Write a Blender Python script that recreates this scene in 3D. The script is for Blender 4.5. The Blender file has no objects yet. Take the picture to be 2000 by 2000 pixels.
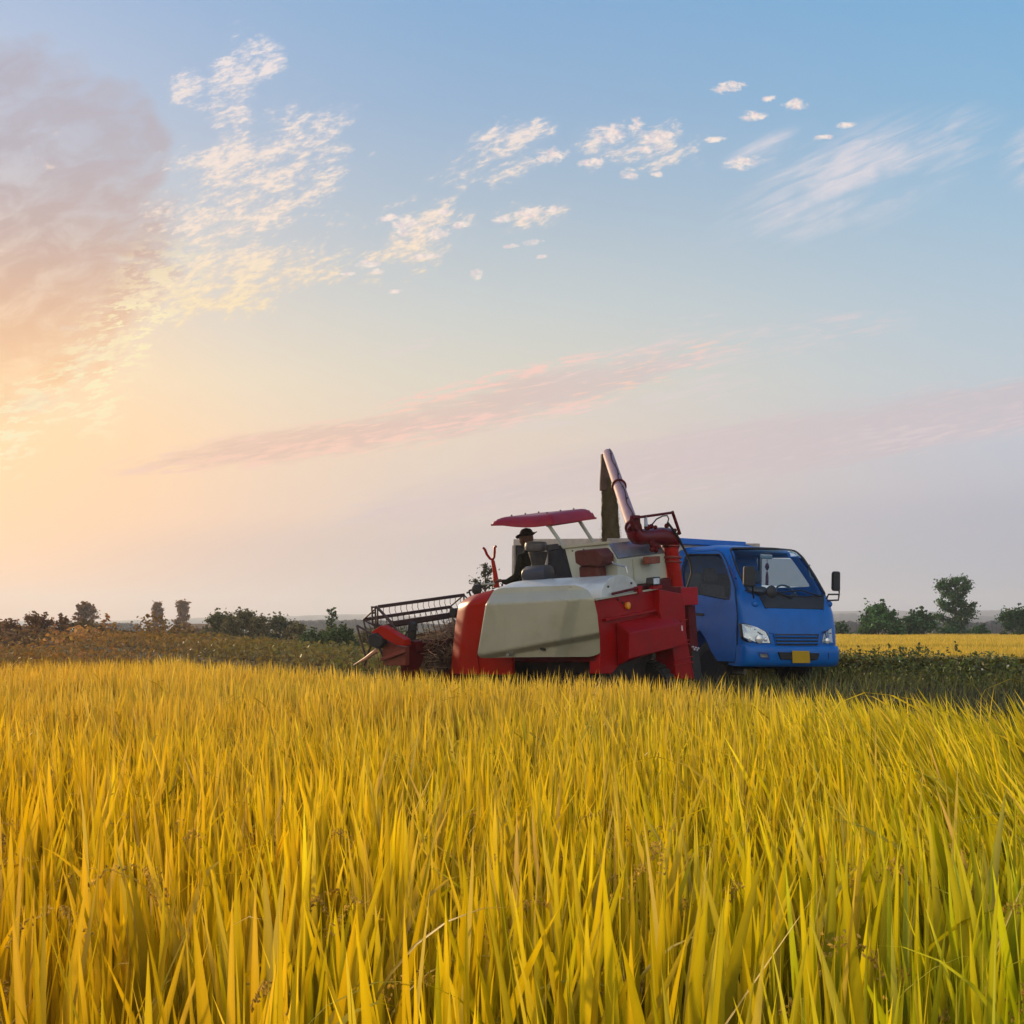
import bpy, bmesh, math, random
import numpy as np
from mathutils import Vector, Matrix
random.seed(7); rng = np.random.default_rng(11)
scn = bpy.context.scene
COL = scn.collection
# ---------------------------------------------------------------- camera
F = 2600.0; HZ = 1228.0; EYE = np.array((0.0, 0.0, 1.35))   # focal length in 2000-px units, horizon row
cam_d = bpy.data.cameras.new('camera'); cam = bpy.data.objects.new('camera', cam_d); COL.objects.link(cam)
cam_d.sensor_width = 36; cam_d.sensor_fit = 'HORIZONTAL'; cam_d.lens = 36 * F / 2000
cam_d.shift_y = (HZ - 1000) / 2000
cam.location = EYE; cam.rotation_euler = (math.radians(90), 0, 0)
cam_d.clip_start = 0.05; cam_d.clip_end = 12000
scn.camera = cam
# ---------------------------------------------------------------- view
scn.view_settings.view_transform = 'Standard'; scn.view_settings.look = 'None'
scn.view_settings.gamma = 1; scn.view_settings.exposure = EXPOSURE = 0.0
scn.cycles.use_denoising = True
scn.cycles.max_bounces = 6; scn.cycles.diffuse_bounces = 4; scn.cycles.transparent_max_bounces = 10
scn.cycles.use_adaptive_sampling = True; scn.cycles.adaptive_threshold = 0.02
scn.cycles.volume_bounces = 0
# ---------------------------------------------------------------- sun
SUN_EL, SUN_AZ = 13.0, -31.0           # azimuth: from +Y, negative to the left
sd = bpy.data.lights.new('sun', 'SUN'); sd.energy = 4.8; sd.angle = math.radians(4); sd.color = (1.0, 0.72, 0.42)
so = bpy.data.objects.new('sun', sd); COL.objects.link(so)
_e, _a = math.radians(SUN_EL), math.radians(SUN_AZ)
SV = Vector((math.sin(_a) * math.cos(_e), math.cos(_a) * math.cos(_e), math.sin(_e)))
so.rotation_euler = (-SV).to_track_quat('-Z', 'Y').to_euler(); so.location = (-30, 30, 40)

# ---------------------------------------------------------------- node helper
def lin(r, g, b):
    f = lambda c: (c / 255 / 12.92) if c / 255 <= 0.04045 else ((c / 255 + 0.055) / 1.055) ** 2.4
    return (f(r), f(g), f(b), 1.0)
class S:
    """a float socket with arithmetic"""
    def __init__(s, nt, sock): s.nt = nt; s.o = sock
    def m(s, op, *a, clamp=False):
        n = s.nt.nodes.new('ShaderNodeMath'); n.operation = op; n.use_clamp = clamp
        for i, v in enumerate((s,) + a):
            if isinstance(v, S): s.nt.links.new(v.o, n.inputs[i])
            else: n.inputs[i].default_value = v
        return S(s.nt, n.outputs[0])
    def __add__(s, b): return s.m('ADD', b)
    __radd__ = __add__
    def __sub__(s, b): return s.m('SUBTRACT', b)
    def __rsub__(s, b): return (s * -1.0) + b
    def __mul__(s, b): return s.m('MULTIPLY', b)
    __rmul__ = __mul__
    def __truediv__(s, b): return s.m('DIVIDE', b)
    def clamp(s, lo=0.0, hi=1.0): return s.m('MAXIMUM', lo).m('MINIMUM', hi)
    def ss(s, a, b):
        n = s.nt.nodes.new('ShaderNodeMapRange'); n.interpolation_type = 'SMOOTHSTEP'
        s.nt.links.new(s.o, n.inputs[0]); n.inputs[1].default_value = a; n.inputs[2].default_value = b
        return S(s.nt, n.outputs[0])
def mixc(nt, fac, a, b, mode='MIX'):
    n = nt.nodes.new('ShaderNodeMix'); n.data_type = 'RGBA'; n.blend_type = mode
    def put(v, i):
        if isinstance(v, S): nt.links.new(v.o, n.inputs[i])
        elif hasattr(v, 'is_linked') or hasattr(v, 'links'): nt.links.new(v, n.inputs[i])
        else: n.inputs[i].default_value = v
    put(fac, 0); put(a, 6); put(b, 7)
    return n.outputs[2]
def ramp(nt, fac, stops, interp='LINEAR'):
    n = nt.nodes.new('ShaderNodeValToRGB'); n.color_ramp.interpolation = interp
    el = n.color_ramp.elements
    while len(el) < len(stops): el.new(0.5)
    for e, (p, c) in zip(el, stops): e.position = p; e.color = c
    if fac is not None: nt.links.new(fac.o if isinstance(fac, S) else fac, n.inputs[0])
    return n.outputs[0]
def noise(nt, vec, scale, detail=3, rough=0.5, dist=0.0):
    n = nt.nodes.new('ShaderNodeTexNoise'); n.inputs['Scale'].default_value = scale
    n.inputs['Detail'].default_value = detail; n.inputs['Roughness'].default_value = rough
    n.inputs['Distortion'].default_value = dist
    if vec is not None: nt.links.new(vec, n.inputs['Vector'])
    return S(nt, n.outputs[0])
def comb(nt, x, y, z=0.0):
    n = nt.nodes.new('ShaderNodeCombineXYZ')
    for i, v in enumerate((x, y, z)):
        if isinstance(v, S): nt.links.new(v.o, n.inputs[i])
        else: n.inputs[i].default_value = v
    return n.outputs[0]

# ---------------------------------------------------------------- world: evening sky with thin cloud
def build_world():
    w = bpy.data.worlds.new('World'); scn.world = w; w.use_nodes = True
    nt = w.node_tree; nt.nodes.clear()
    out = nt.nodes.new('ShaderNodeOutputWorld')
    tc = nt.nodes.new('ShaderNodeTexCoord'); sp = nt.nodes.new('ShaderNodeSeparateXYZ')
    nt.links.new(tc.outputs['Generated'], sp.inputs[0])
    x, y, z = (S(nt, sp.outputs[i]) for i in range(3))
    az = x.m('ARCTAN2', y)
    u = az.clamp(-1.25, 1.25).m('TANGENT')
    tel = z / ((x * x + y * y).m('SQRT').m('MAXIMUM', 0.02))
    v = tel * (u.clamp(-1.0, 1.0) * u.clamp(-1.0, 1.0) + 1.0).m('SQRT')
    X = u * 2.6 + 1.0                       # sky coordinates: azimuth
    Y = (v * -2.6 + 1.228).clamp(-6.0, 1.4)  # and elevation
    e = v.clamp(0.0, 1.0)
    def st(*rows):  # (row in px, colour)
        return [(max(0.0, min(1.0, (1228 - p) / 2600)), lin(*c)) for p, c in rows]
    L = ramp(nt, e, st((1228, (228, 152, 108)), (1130, (243, 170, 122)), (1000, (252, 186, 130)), (860, (255, 204, 142)), (740, (246, 214, 170)), (600, (226, 200, 180)), (400, (190, 192, 202)), (200, (168, 184, 212)), (0, (150, 178, 216)), (-1372, (86, 130, 190))))
    M = ramp(nt, e, st((1228, (184, 176, 182)), (1130, (192, 182, 186)), (1000, (214, 196, 190)), (860, (226, 206, 190)), (740, (216, 210, 196)), (600, (198, 206, 206)), (400, (166, 188, 208)), (200, (140, 176, 212)), (0, (122, 170, 214)), (-1372, (70, 124, 190))))
    R = ramp(nt, e, st((1228, (158, 174, 192)), (1130, (168, 178, 196)), (1000, (186, 186, 202)), (860, (194, 200, 214)), (740, (192, 206, 216)), (600, (180, 202, 218)), (400, (158, 194, 220)), (200, (134, 184, 220)), (0, (118, 176, 220)), (-1372, (64, 122, 190))))
    c = mixc(nt, X.ss(-0.25, 1.05), L, M)
    c = mixc(nt, X.ss(0.9, 2.15), c, R)
    # physical sky as a part of the light
    sk = nt.nodes.new('ShaderNodeTexSky'); sk.sky_type = 'NISHITA'; sk.sun_disc = False
    sk.sun_elevation = math.radians(SUN_EL); sk.sun_rotation = math.radians(SUN_AZ); sk.dust_density = 2.0
    skc = mixc(nt, 1.0, sk.outputs[0], (0.10, 0.10, 0.10, 1), 'MULTIPLY')
    c = mixc(nt, 0.08, c, skc)
    # glow towards the sun
    def blob(cx, cy, rx, ry, ang=0.0):
        a = math.radians(ang); ca, sa = math.cos(a), math.sin(a)
        dx = X - cx; dy = Y - cy
        p = (dx * ca + dy * sa) * (1 / rx); q = (dy * ca - dx * sa) * (1 / ry)
        return (1.0 - (p * p + q * q)).clamp(-2.0, 1.0)
    g = blob(-0.25, 0.86, 0.75, 0.55).clamp()
    c = mixc(nt, g * 0.42, c, lin(255, 204, 146))
    def rot(ang, sx, sy, off=0.0):
        a = math.radians(ang); ca, sa = math.cos(a), math.sin(a)
        return comb(nt, (X * ca + Y * sa) * sx + off, (Y * ca - X * sa) * sy, off)
    def umax(*b):
        r = b[0]
        for k in b[1:]: r = r.m('MAXIMUM', k)
        return r
    # the big soft bank on the left
    wob = noise(nt, rot(-10, 1, 1.4, 3.1), 5, 6, 0.6) - 0.5
    big = umax(blob(-0.09, 0.455, 0.44, 0.43), blob(0.20, 0.29, 0.15, 0.15, 25) * 0.8) + wob * 1.15
    inner = noise(nt, rot(-14, 1, 2.0, 1.0), 9, 7, 0.62, 0.5)
    bigm = big.ss(-0.03, 0.30) * (0.38 + inner.ss(0.30, 0.62) * 0.57)
    bc = ramp(nt, Y.clamp(), [(0.05, lin(174, 174, 192)), (0.30, lin(182, 174, 184)), (0.46, lin(198, 170, 162)), (0.60, lin(228, 182, 148)), (0.72, lin(252, 202, 150)), (0.82, lin(255, 214, 158))])
    c = mixc(nt, bigm.clamp(), c, bc)
    # lit fringes of that bank
    fr = noise(nt, rot(-12, 1, 3.2, 7.7), 24, 5, 0.66)
    frm = (big.ss(-0.35, 0.0) * (1.0 - big.ss(0.2, 0.6))) * Y.ss(0.42, 0.62)
    c = mixc(nt, (frm * (fr + wob * 0.3).ss(0.46, 0.56) * 1.0).clamp(), c, lin(255, 238, 190))
    c = mixc(nt, ((noise(nt, rot(0, 1, 1.8, 9.1), 15, 5, 0.6)).ss(0.62, 0.74) * big.ss(0.1, 0.6) * 0.5).clamp(), c, lin(240, 216, 200))
    # altocumulus field
    sh = umax(blob(0.455, 0.16, 0.055, 0.13, 20), blob(0.36, 0.17, 0.05, 0.04, 0), blob(0.52, 0.115, 0.045, 0.05, 20) * 0.9,
              blob(0.50, 0.36, 0.24, 0.15, -25), blob(0.44, 0.30, 0.06, 0.16, 18) * 1.1, blob(0.46, 0.545, 0.28, 0.080, -13) * 1.25, blob(0.62, 0.535, 0.09, 0.04, -6), blob(0.60, 0.27, 0.10, 0.07, -20) * 0.8, blob(0.06, 0.79, 0.10, 0.035, -20), blob(0.2, 0.68, 0.13, 0.045, -35),
              blob(0.81, 0.475, 0.14, 0.085, -20), blob(0.97, 0.30, 0.14, 0.065, -18), blob(1.03, 0.42, 0.09, 0.035, -18) * 0.8,
              blob(1.24, 0.28, 0.15, 0.06, 0) * 0.9)
    n1 = noise(nt, rot(-24, 1.0, 2.1, 0.3), 15, 7, 0.60, 0.35)
    n2 = noise(nt, rot(-16, 1.0, 2.6, 4.0), 46, 5, 0.62, 0.2)
    den = n1 * 0.68 + n2 * 0.32 + sh.clamp(-1.0, 1.0) * 0.17
    am = den.ss(0.555, 0.735) * sh.ss(-0.5, 0.15)
    veil = (n1 * 0.8 + sh.clamp(-1.0, 1.0) * 0.22).ss(0.38, 0.75) * 0.30
    c = mixc(nt, veil.clamp(), c, ramp(nt, Y.clamp(), [(0.1, lin(206, 210, 224)), (0.5, lin(222, 212, 206)), (0.65, lin(244, 216, 184))]))
    lit = (n2 * 0.6 + n1 * 0.4).ss(0.35, 0.62)
    acol = mixc(nt, lit, ramp(nt, Y.clamp(), [(0.1, lin(190, 200, 220)), (0.5, lin(214, 204, 200)), (0.65, lin(240, 210, 180))]),
                ramp(nt, Y.clamp(), [(0.1, lin(240, 228, 226)), (0.45, lin(252, 230, 210)), (0.6, lin(255, 232, 186))]))
    c = mixc(nt, (am * 0.92).clamp(), c, acol)
    # separate little puffs
    vc = rot(0, 1, 1.7, 2.0)
    pn = noise(nt, vc, 48, 6, 0.62, 0.4)
    pts = [(1.425, 0.170, .030, .011), (1.472, 0.227, .024, .012), (1.555, 0.204, .023, .011), (1.503, 0.193, .014, .006), (1.652, 0.245, .02, .006), (1.61, 0.268, .018, .006),
           (1.08, 0.304, .028, .016), (1.19, 0.262, .034, .020), (1.285, 0.268, .033, .013), (1.272, 0.291, .024, .007), (1.155, 0.318, .026, .010), (1.228, 0.340, .018, .012),
           (1.285, 0.340, .014, .006), (1.395, 0.272, .022, .006), (1.245, 0.245, .016, .014), (0.93, 0.535, .012, .010), (.72, .515, .022, .008), (.735, .53, .012, .006), (.76, .425, .022, .007), (.865, .415, .012, .005), (.77, .57, .014, .005), (.9, .44, .018, .008), (.83, .50, .03, .006), (.79, .44, .026, .018), (.855, .455, .022, .014), (.98, .428, .018, .008), (1.03, .418, .024, .010), (1.08, .41, .016, .009), (1.06, .5, .014, .004), (.68, .535, .014, .005), (0.995, 0.481, .016, .005), (1.04, 0.473, .018, .006), (1.45, 0.318, .034, .013)]
    pm = umax(*[blob(p[0], p[1], p[2] * 1.05, p[3] * 1.05, -6) for p in pts]) + (pn - 0.51) * 4.6
    ptop = noise(nt, rot(0, 1, 1, 5.0), 60, 3, 0.5)
    c = mixc(nt, pm.ss(-0.35, 1.25) * 0.95, c, mixc(nt, ptop.ss(0.35, 0.6), lin(226, 210, 214), lin(252, 234, 222)))
    # cirrus
    ci = noise(nt, rot(-24, 0.55, 4.2, 1.7), 11, 7, 0.60, 0.6)
    cs = umax(blob(1.68, 0.345, 0.30, 0.105, -22), blob(2.06, 0.30, 0.12, 0.08, -20), blob(1.49, 0.29, 0.09, 0.03, -24))
    c = mixc(nt, (cs.ss(-0.3, 0.9) * (ci + cs * 0.16).ss(0.40, 0.82) * (wob + 0.5).ss(0.30, 0.62) * 0.95).clamp(), c, lin(220, 216, 224))
    # long pink streak
    c2 = noise(nt, rot(-12, 0.7, 4.6, 2.9), 9, 7, 0.58, 0.4)
    s1 = umax(blob(0.62, 0.862, 0.33, 0.032, -8), blob(1.0, 0.783, 0.36, 0.042, -14))
    m1 = (s1 + (c2 - 0.5) * 3.2 + (noise(nt, rot(-10, 0.9, 6.0, 8.8), 26, 5, 0.6, 0.3) - 0.5) * 1.6).ss(-0.5, 0.9)
    c = mixc(nt, (m1 * s1.ss(-1.2, 0.2) * 0.72).clamp(), c, mixc(nt, X.ss(0.4, 1.5), lin(228, 184, 166), lin(210, 194, 196)))
    c3 = noise(nt, rot(-11, 0.8, 5.5, 6.0), 22, 6, 0.6, 0.3)
    c = mixc(nt, (s1.ss(-1.0, 0.0) * (c3 - s1 * 0.04).ss(0.49, 0.66) * 0.80).clamp(), c, lin(250, 208, 188))
    s1b = umax(blob(0.56, 0.884, 0.28, 0.016, -8), blob(0.86, 0.835, 0.16, 0.016, -10), blob(0.95, 0.745, 0.20, 0.012, -14), blob(1.12, 0.797, 0.06, 0.014, -10))
    c = mixc(nt, (s1b.ss(-0.9, 0.5) * c3.ss(0.42, 0.60) * 0.85).clamp(), c, mixc(nt, X.ss(0.3, 1.1), lin(252, 205, 178), lin(248, 206, 194)))
    # faint bands low on the right
    s2 = umax(blob(1.55, 0.865, 0.85, 0.060, -9), blob(1.95, 0.80, 0.4, 0.05, -9), blob(0.98, 0.97, 0.33, 0.035, -9) * 0.8)
    m2 = (s2 + (c2 - 0.5) * 2.4).ss(-0.5, 0.9)
    c = mixc(nt, (m2 * s2.ss(-1.4, 0.2) * 0.55).clamp(), c, lin(208, 188, 194))
    c = mixc(nt, (s2.ss(-0.9, 0.1) * (c3 * 0.7 + c2 * 0.3).ss(0.50, 0.66) * 0.40).clamp(), c, lin(226, 208, 210))
    s3 = umax(blob(1.52, 0.665, 0.26, 0.04, -9), blob(1.25, 0.68, 0.2, 0.03, -20) * .8, blob(1.39, 0.747, 0.08, 0.018, -6), blob(1.25, .79, .3, .02, -10), blob(0.8, .675, .06, .015, -15), blob(1.9, .83, .3, .03, -8))
    c = mixc(nt, (s3.ss(-0.5, 0.6) * (c3 * 0.6 + c2 * 0.4).ss(0.44, 0.66) * 0.55).clamp(), c, lin(226, 210, 212))
    # low grey veil along the horizon
    c = mixc(nt, (Y - (X * -0.045)).ss(1.02, 1.10) * X.ss(-0.1, 0.6) * 0.35, c, mixc(nt, X.ss(0.3, 1.7), lin(196, 176, 178), lin(166, 174, 192)))
    # unseen bright cloud added behind the camera as fill light
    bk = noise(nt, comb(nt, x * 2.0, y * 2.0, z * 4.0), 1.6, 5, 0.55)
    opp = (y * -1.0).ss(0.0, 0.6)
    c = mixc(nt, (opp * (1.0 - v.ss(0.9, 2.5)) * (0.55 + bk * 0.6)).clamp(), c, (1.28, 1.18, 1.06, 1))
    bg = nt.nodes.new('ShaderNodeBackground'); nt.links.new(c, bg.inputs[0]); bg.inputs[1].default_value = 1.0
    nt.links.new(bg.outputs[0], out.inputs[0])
    w.cycles.sampling_method = 'MANUAL'; w.cycles.sample_map_resolution = 512
build_world()

# ---------------------------------------------------------------- materials
MATS = {}
def mat(name, color, rough=0.6, metal=0.0, coat=0.0, vary=0.15, scale=8.0, dirt=None, dirt_amt=0.3, bump=0.0, spec=0.5):
    if name in MATS: return MATS[name]
    m = bpy.data.materials.new(name); m.use_nodes = True; nt = m.node_tree
    b = nt.nodes['Principled BSDF']
    tc = nt.nodes.new('ShaderNodeTexCoord')
    n = noise(nt, tc.outputs['Object'], scale, 5, 0.6)
    c4 = tuple(color[:3]) + (1,)
    lo = tuple(v * (1 - vary) for v in color[:3]) + (1,); hi = tuple(min(1, v * (1 + vary)) for v in color[:3]) + (1,)
    c = mixc(nt, n.ss(0.3, 0.7), lo, hi)
    if dirt:
        n2 = noise(nt, tc.outputs['Object'], scale * 0.45, 7, 0.68, 0.5)
        c = mixc(nt, n2.ss(0.45, 0.72) * dirt_amt, c, tuple(dirt) + (1,))
    nt.links.new(c, b.inputs['Base Color'])
    r = n * 0.2 + (rough - 0.1); nt.links.new(r.o, b.inputs['Roughness'])
    b.inputs['Metallic'].default_value = metal; b.inputs['Coat Weight'].default_value = coat; b.inputs['Coat Roughness'].default_value = 0.25
    b.inputs['Specular IOR Level'].default_value = spec
    if bump:
        bp = nt.nodes.new('ShaderNodeBump'); bp.inputs['Strength'].default_value = bump; bp.inputs['Distance'].default_value = 0.02
        nb = noise(nt, tc.outputs['Object'], scale * 6, 4, 0.6); nt.links.new(nb.o, bp.inputs['Height']); nt.links.new(bp.outputs[0], b.inputs['Normal'])
    MATS[name] = m; return m
def leafmat(name, trans=0.4, gloss=0.05, fallback=None):
    """diffuse + translucent leaf; colour stored per leaf, some with sun glow put in"""
    m = bpy.data.materials.new(name); m.use_nodes = True; nt = m.node_tree; nt.nodes.clear()
    o = nt.nodes.new('ShaderNodeOutputMaterial'); a = nt.nodes.new('ShaderNodeAttribute'); a.attribute_name = 'Col'
    d = nt.nodes.new('ShaderNodeBsdfDiffuse'); t = nt.nodes.new('ShaderNodeBsdfTranslucent'); g = nt.nodes.new('ShaderNodeBsdfGlossy')
    g.inputs['Roughness'].default_value = 0.45; g.inputs['Color'].default_value = (1, 1, 1, 1)
    nt.links.new(a.outputs['Color'], d.inputs[0]); nt.links.new(a.outputs['Color'], t.inputs[0])
    x1 = nt.nodes.new('ShaderNodeMixShader'); x1.inputs[0].default_value = trans
    nt.links.new(d.outputs[0], x1.inputs[1]); nt.links.new(t.outputs[0], x1.inputs[2])
    x2 = nt.nodes.new('ShaderNodeMixShader'); x2.inputs[0].default_value = gloss
    nt.links.new(x1.outputs[0], x2.inputs[1]); nt.links.new(g.outputs[0], x2.inputs[2]); nt.links.new(x2.outputs[0], o.inputs[0])
    return m
def glassmat(name, tint, refl=0.5):
    m = bpy.data.materials.new(name); m.use_nodes = True; nt = m.node_tree; nt.nodes.clear()
    o = nt.nodes.new('ShaderNodeOutputMaterial'); t = nt.nodes.new('ShaderNodeBsdfTransparent'); t.inputs[0].default_value = tuple(tint) + (1,)
    g = nt.nodes.new('ShaderNodeBsdfGlossy'); g.inputs['Roughness'].default_value = 0.06
    f = nt.nodes.new('ShaderNodeLayerWeight'); f.inputs[0].default_value = 0.5
    k = S(nt, f.outputs['Facing']).m('POWER', 4.0) * refl + 0.04
    x = nt.nodes.new('ShaderNodeMixShader'); nt.links.new(k.o, x.inputs[0]); nt.links.new(t.outputs[0], x.inputs[1]); nt.links.new(g.outputs[0], x.inputs[2])
    nt.links.new(x.outputs[0], o.inputs[0]); return m

# ---------------------------------------------------------------- object helpers
ORG = {}
def link(o, parent, org):
    COL.objects.link(o); ORG[o.name] = np.array(org, float)
    if parent is not None:
        o.parent = parent; o.location = Vector(np.array(org, float) - ORG[parent.name])
    else: o.location = Vector(org)
def thing(name, label, cat, loc, group=None, kind=None):
    o = bpy.data.objects.new(name, None); o.empty_display_size = 0.3; link(o, None, loc)
    o['label'] = label; o['category'] = cat
    if group: o['group'] = group
    if kind: o['kind'] = kind
    return o
def tag(o, label=None, cat=None, group=None, kind=None):
    for k, v in (('label', label), ('category', cat), ('group', group), ('kind', kind)):
        if v: o[k] = v
    return o
def mesh_obj(name, V, Fc, material, parent=None, smooth=False, bev=0.0, solid=0.0, org=None, col=None, sharp=35, seg=2):
    V = np.asarray(V, float).reshape(-1, 3)
    if org is None: org = (V.min(0) + V.max(0)) / 2
    me = bpy.data.meshes.new(name)
    me.from_pydata((V - np.asarray(org)).tolist(), [], [list(map(int, f)) for f in Fc])
    me.validate()
    bm = bmesh.new(); bm.from_mesh(me); bmesh.ops.recalc_face_normals(bm, faces=bm.faces); bm.to_mesh(me); bm.free()
    if material: me.materials.append(material)
    o = bpy.data.objects.new(name, me); link(o, parent, org)
    if smooth:
        me.polygons.foreach_set('use_smooth', [True] * len(me.polygons)); me.set_sharp_from_angle(angle=math.radians(sharp))
    if solid:
        md = o.modifiers.new('solid', 'SOLIDIFY'); md.thickness = solid; md.offset = 0
        if smooth: md = o.modifiers.new('split', 'EDGE_SPLIT'); md.split_angle = math.radians(50)
    if bev:
        md = o.modifiers.new('bevel', 'BEVEL'); md.width = bev; md.segments = seg; md.limit_method = 'ANGLE'; md.angle_limit = math.radians(35)
    return o
def fast_mesh(name, V, Q, material, colors=None, org=(0, 0, 0), parent=None, smooth=False):
    """many faces from numpy: V (n,3), Q (m,4) or (m,3)"""
    V = np.ascontiguousarray(np.asarray(V, np.float32) - np.asarray(org, np.float32)); Q = np.ascontiguousarray(Q, np.int32)
    me = bpy.data.meshes.new(name); k = Q.shape[1]
    me.vertices.add(len(V)); me.vertices.foreach_set('co', V.ravel())
    me.loops.add(Q.size); me.loops.foreach_set('vertex_index', Q.ravel())
    me.polygons.add(len(Q)); me.polygons.foreach_set('loop_start', np.arange(0, Q.size, k, dtype=np.int32))
    me.polygons.foreach_set('loop_total', np.full(len(Q), k, np.int32))
    if smooth: me.polygons.foreach_set('use_smooth', np.ones(len(Q), bool))
    me.update(calc_edges=True)
    if colors is not None:
        a = me.color_attributes.new(name='Col', type='FLOAT_COLOR', domain='POINT')
        c4 = np.ones((len(V), 4), np.float32); c4[:, :3] = colors; a.data.foreach_set('color', c4.ravel())
    me.materials.append(material)
    o = bpy.data.objects.new(name, me); link(o, parent, org); return o
class MB:
    """collects pieces of ONE mesh"""
    def __init__(s): s.V = []; s.F = []
    def add(s, V, Fc):
        k = len(s.V); s.V += [tuple(map(float, v)) for v in V]; s.F += [[i + k for i in f] for f in Fc]; return s
    def hexa(s, c8):
        return s.add(c8, [(0, 1, 2, 3), (7, 6, 5, 4), (0, 4, 5, 1), (1, 5, 6, 2), (2, 6, 7, 3), (3, 7, 4, 0)])
    def prism(s, P, off):
        P = [np.asarray(p, float) for p in P]; off = np.asarray(off, float); n = len(P)
        return s.add(P + [p + off for p in P], [list(range(n)), list(range(2 * n - 1, n - 1, -1))] + [[i, i + n, (i + 1) % n + n, (i + 1) % n] for i in range(n)])
    def tube(s, P, r, n=8, cap=True):
        P = [np.asarray(p, float) for p in P]; R = r if hasattr(r, '__len__') else [r] * len(P)
        k0 = len(s.V); up = np.array((0.13, 0.21, 0.97)); prev = None; V = []; Fc = []
        for i, p in enumerate(P):
            d = P[min(i + 1, len(P) - 1)] - P[max(i - 1, 0)]; d /= (np.linalg.norm(d) + 1e-9)
            a = np.cross(d, up) if prev is None else prev - d * np.dot(prev, d)
            if np.linalg.norm(a) < 1e-3: a = np.cross(d, (1, 0, 0))
            a /= np.linalg.norm(a); prev = a; b = np.cross(d, a)
            for j in range(n):
                t = 2 * math.pi * j / n; V.append(p + (a * math.cos(t) + b * math.sin(t)) * R[i])
        for i in range(len(P) - 1):
            for j in range(n): Fc.append([i * n + j, i * n + (j + 1) % n, (i + 1) * n + (j + 1) % n, (i + 1) * n + j])
        if cap: Fc += [list(range(n - 1, -1, -1)), [(len(P) - 1) * n + j for j in range(n)]]
        return s.add(V, Fc)
    def bar(s, a, b, wv, hv):
        """square bar from a to b with half-size vectors wv, hv"""
        a, b, wv, hv = (np.asarray(q, float) for q in (a, b, wv, hv))
        return s.hexa([a - wv - hv, a + wv - hv, a + wv + hv, a - wv + hv, b - wv - hv, b + wv - hv, b + wv + hv, b - wv + hv])
    def ball(s, c, r, nu=12, nv=8, sc=(1, 1, 1)):
        c = np.asarray(c, float); V = []; Fc = []
        for i in range(nv + 1):
            th = math.pi * i / nv
            for j in range(nu):
                ph = 2 * math.pi * j / nu; V.append(c + r * np.array((math.sin(th) * math.cos(ph) * sc[0], math.sin(th) * math.sin(ph) * sc[1], math.cos(th) * sc[2])))
        for i in range(nv):
            for j in range(nu): Fc.append([i * nu + j, i * nu + (j + 1) % nu, (i + 1) * nu + (j + 1) % nu, (i + 1) * nu + j])
        return s.add(V, Fc)
    def grid(s, fn, nu, nv):
        V = [fn(i / nu, j / nv) for j in range(nv + 1) for i in range(nu + 1)]
        return s.add(V, [[j * (nu + 1) + i, j * (nu + 1) + i + 1, (j + 1) * (nu + 1) + i + 1, (j + 1) * (nu + 1) + i] for j in range(nv) for i in range(nu)])
    def obj(s, name, m, parent=None, **k): return mesh_obj(name, s.V, s.F, m, parent, **k)
def pieces(name, m, parent, fns, **k):
    """one object per piece"""
    for f in fns:
        b = MB(); f(b); b.obj(name, m, parent, **k)
class Frame:
    def __init__(s, o, a, b, c): s.o = np.array(o, float); s.A = np.array([a, b, c], float); s.I = np.linalg.inv(s.A.T)
    def __call__(s, x, y, z): return s.o + s.A.T @ np.array((x, y, z), float)
    def vec(s, x, y, z): return s.A.T @ np.array((x, y, z), float)
    def hit(s, px, py, axis, val):
        """local point where the sight line through a photo point meets the plane axis = val"""
        d = np.array(((px - 1000) / F, 1.0, (HZ - py) / F)); o = s.I @ (EYE - s.o); dd = s.I @ d
        return o + dd * ((val - o[axis]) / dd[axis])
    def px(s, px, py, axis, val): return s(*s.hit(px, py, axis, val))
def at(px, py, Y): return np.array(((px - 1000) / F * Y, Y, EYE[2] + (HZ - py) / F * Y))
def interp(pts, v):
    xs = [p[0] for p in pts]
    return tuple(float(np.interp(v, xs, [p[k] for p in pts])) for k in range(1, len(pts[0])))
# ================================================================ ground, road, far hills
TR = math.radians(30)
TF = Frame((3.44, 19.38, 0.45), (math.cos(TR) * math.cos(math.radians(.8)), math.sin(TR) * math.cos(math.radians(.8)), -math.sin(math.radians(.8))), (-math.sin(TR), math.cos(TR), 0), (math.cos(TR) * .014, math.sin(TR) * .014, 1))
RC = np.array((4.26, 19.85)); RR = np.array((math.cos(TR), math.sin(TR)))
def sm(t): t = np.clip(t, 0, 1); return t * t * (3 - 2 * t)
def terr(x, y):
    x = np.asarray(x, float); y = np.asarray(y, float)
    d = np.abs((x - RC[0]) * RR[0] + (y - RC[1]) * RR[1])
    z = 0.45 * sm((4.5 - d) / 2.3)
    z = z + 0.25 * sm((-x - 0.02 * y - 3) / 10) * sm((y - 18) / 14) * sm((160 - y) / 60)
    return z + 0.03 * np.sin(x * 1.7 + 0.6 * y) * np.sin(y * 1.1 - x * 0.4)
def axis_pts(a, b, fine, far, n):
    k = np.arange(a, b + 1e-6, fine); g = np.geomspace(1, far, n)
    return np.concatenate([a - g[::-1], k, b + g])
gx = axis_pts(-16, 20, 0.5, 2600, 34); gy = axis_pts(-3, 48, 0.5, 2900, 36); gy = gy[gy > -60]
GX, GY = np.meshgrid(gx, gy); GZ = terr(GX, GY)
n_, m_ = len(gx), len(gy)
idx = np.arange(n_ * m_).reshape(m_, n_)
quads = np.stack([idx[:-1, :-1], idx[:-1, 1:], idx[1:, 1:], idx[1:, :-1]], -1).reshape(-1, 4)
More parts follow.
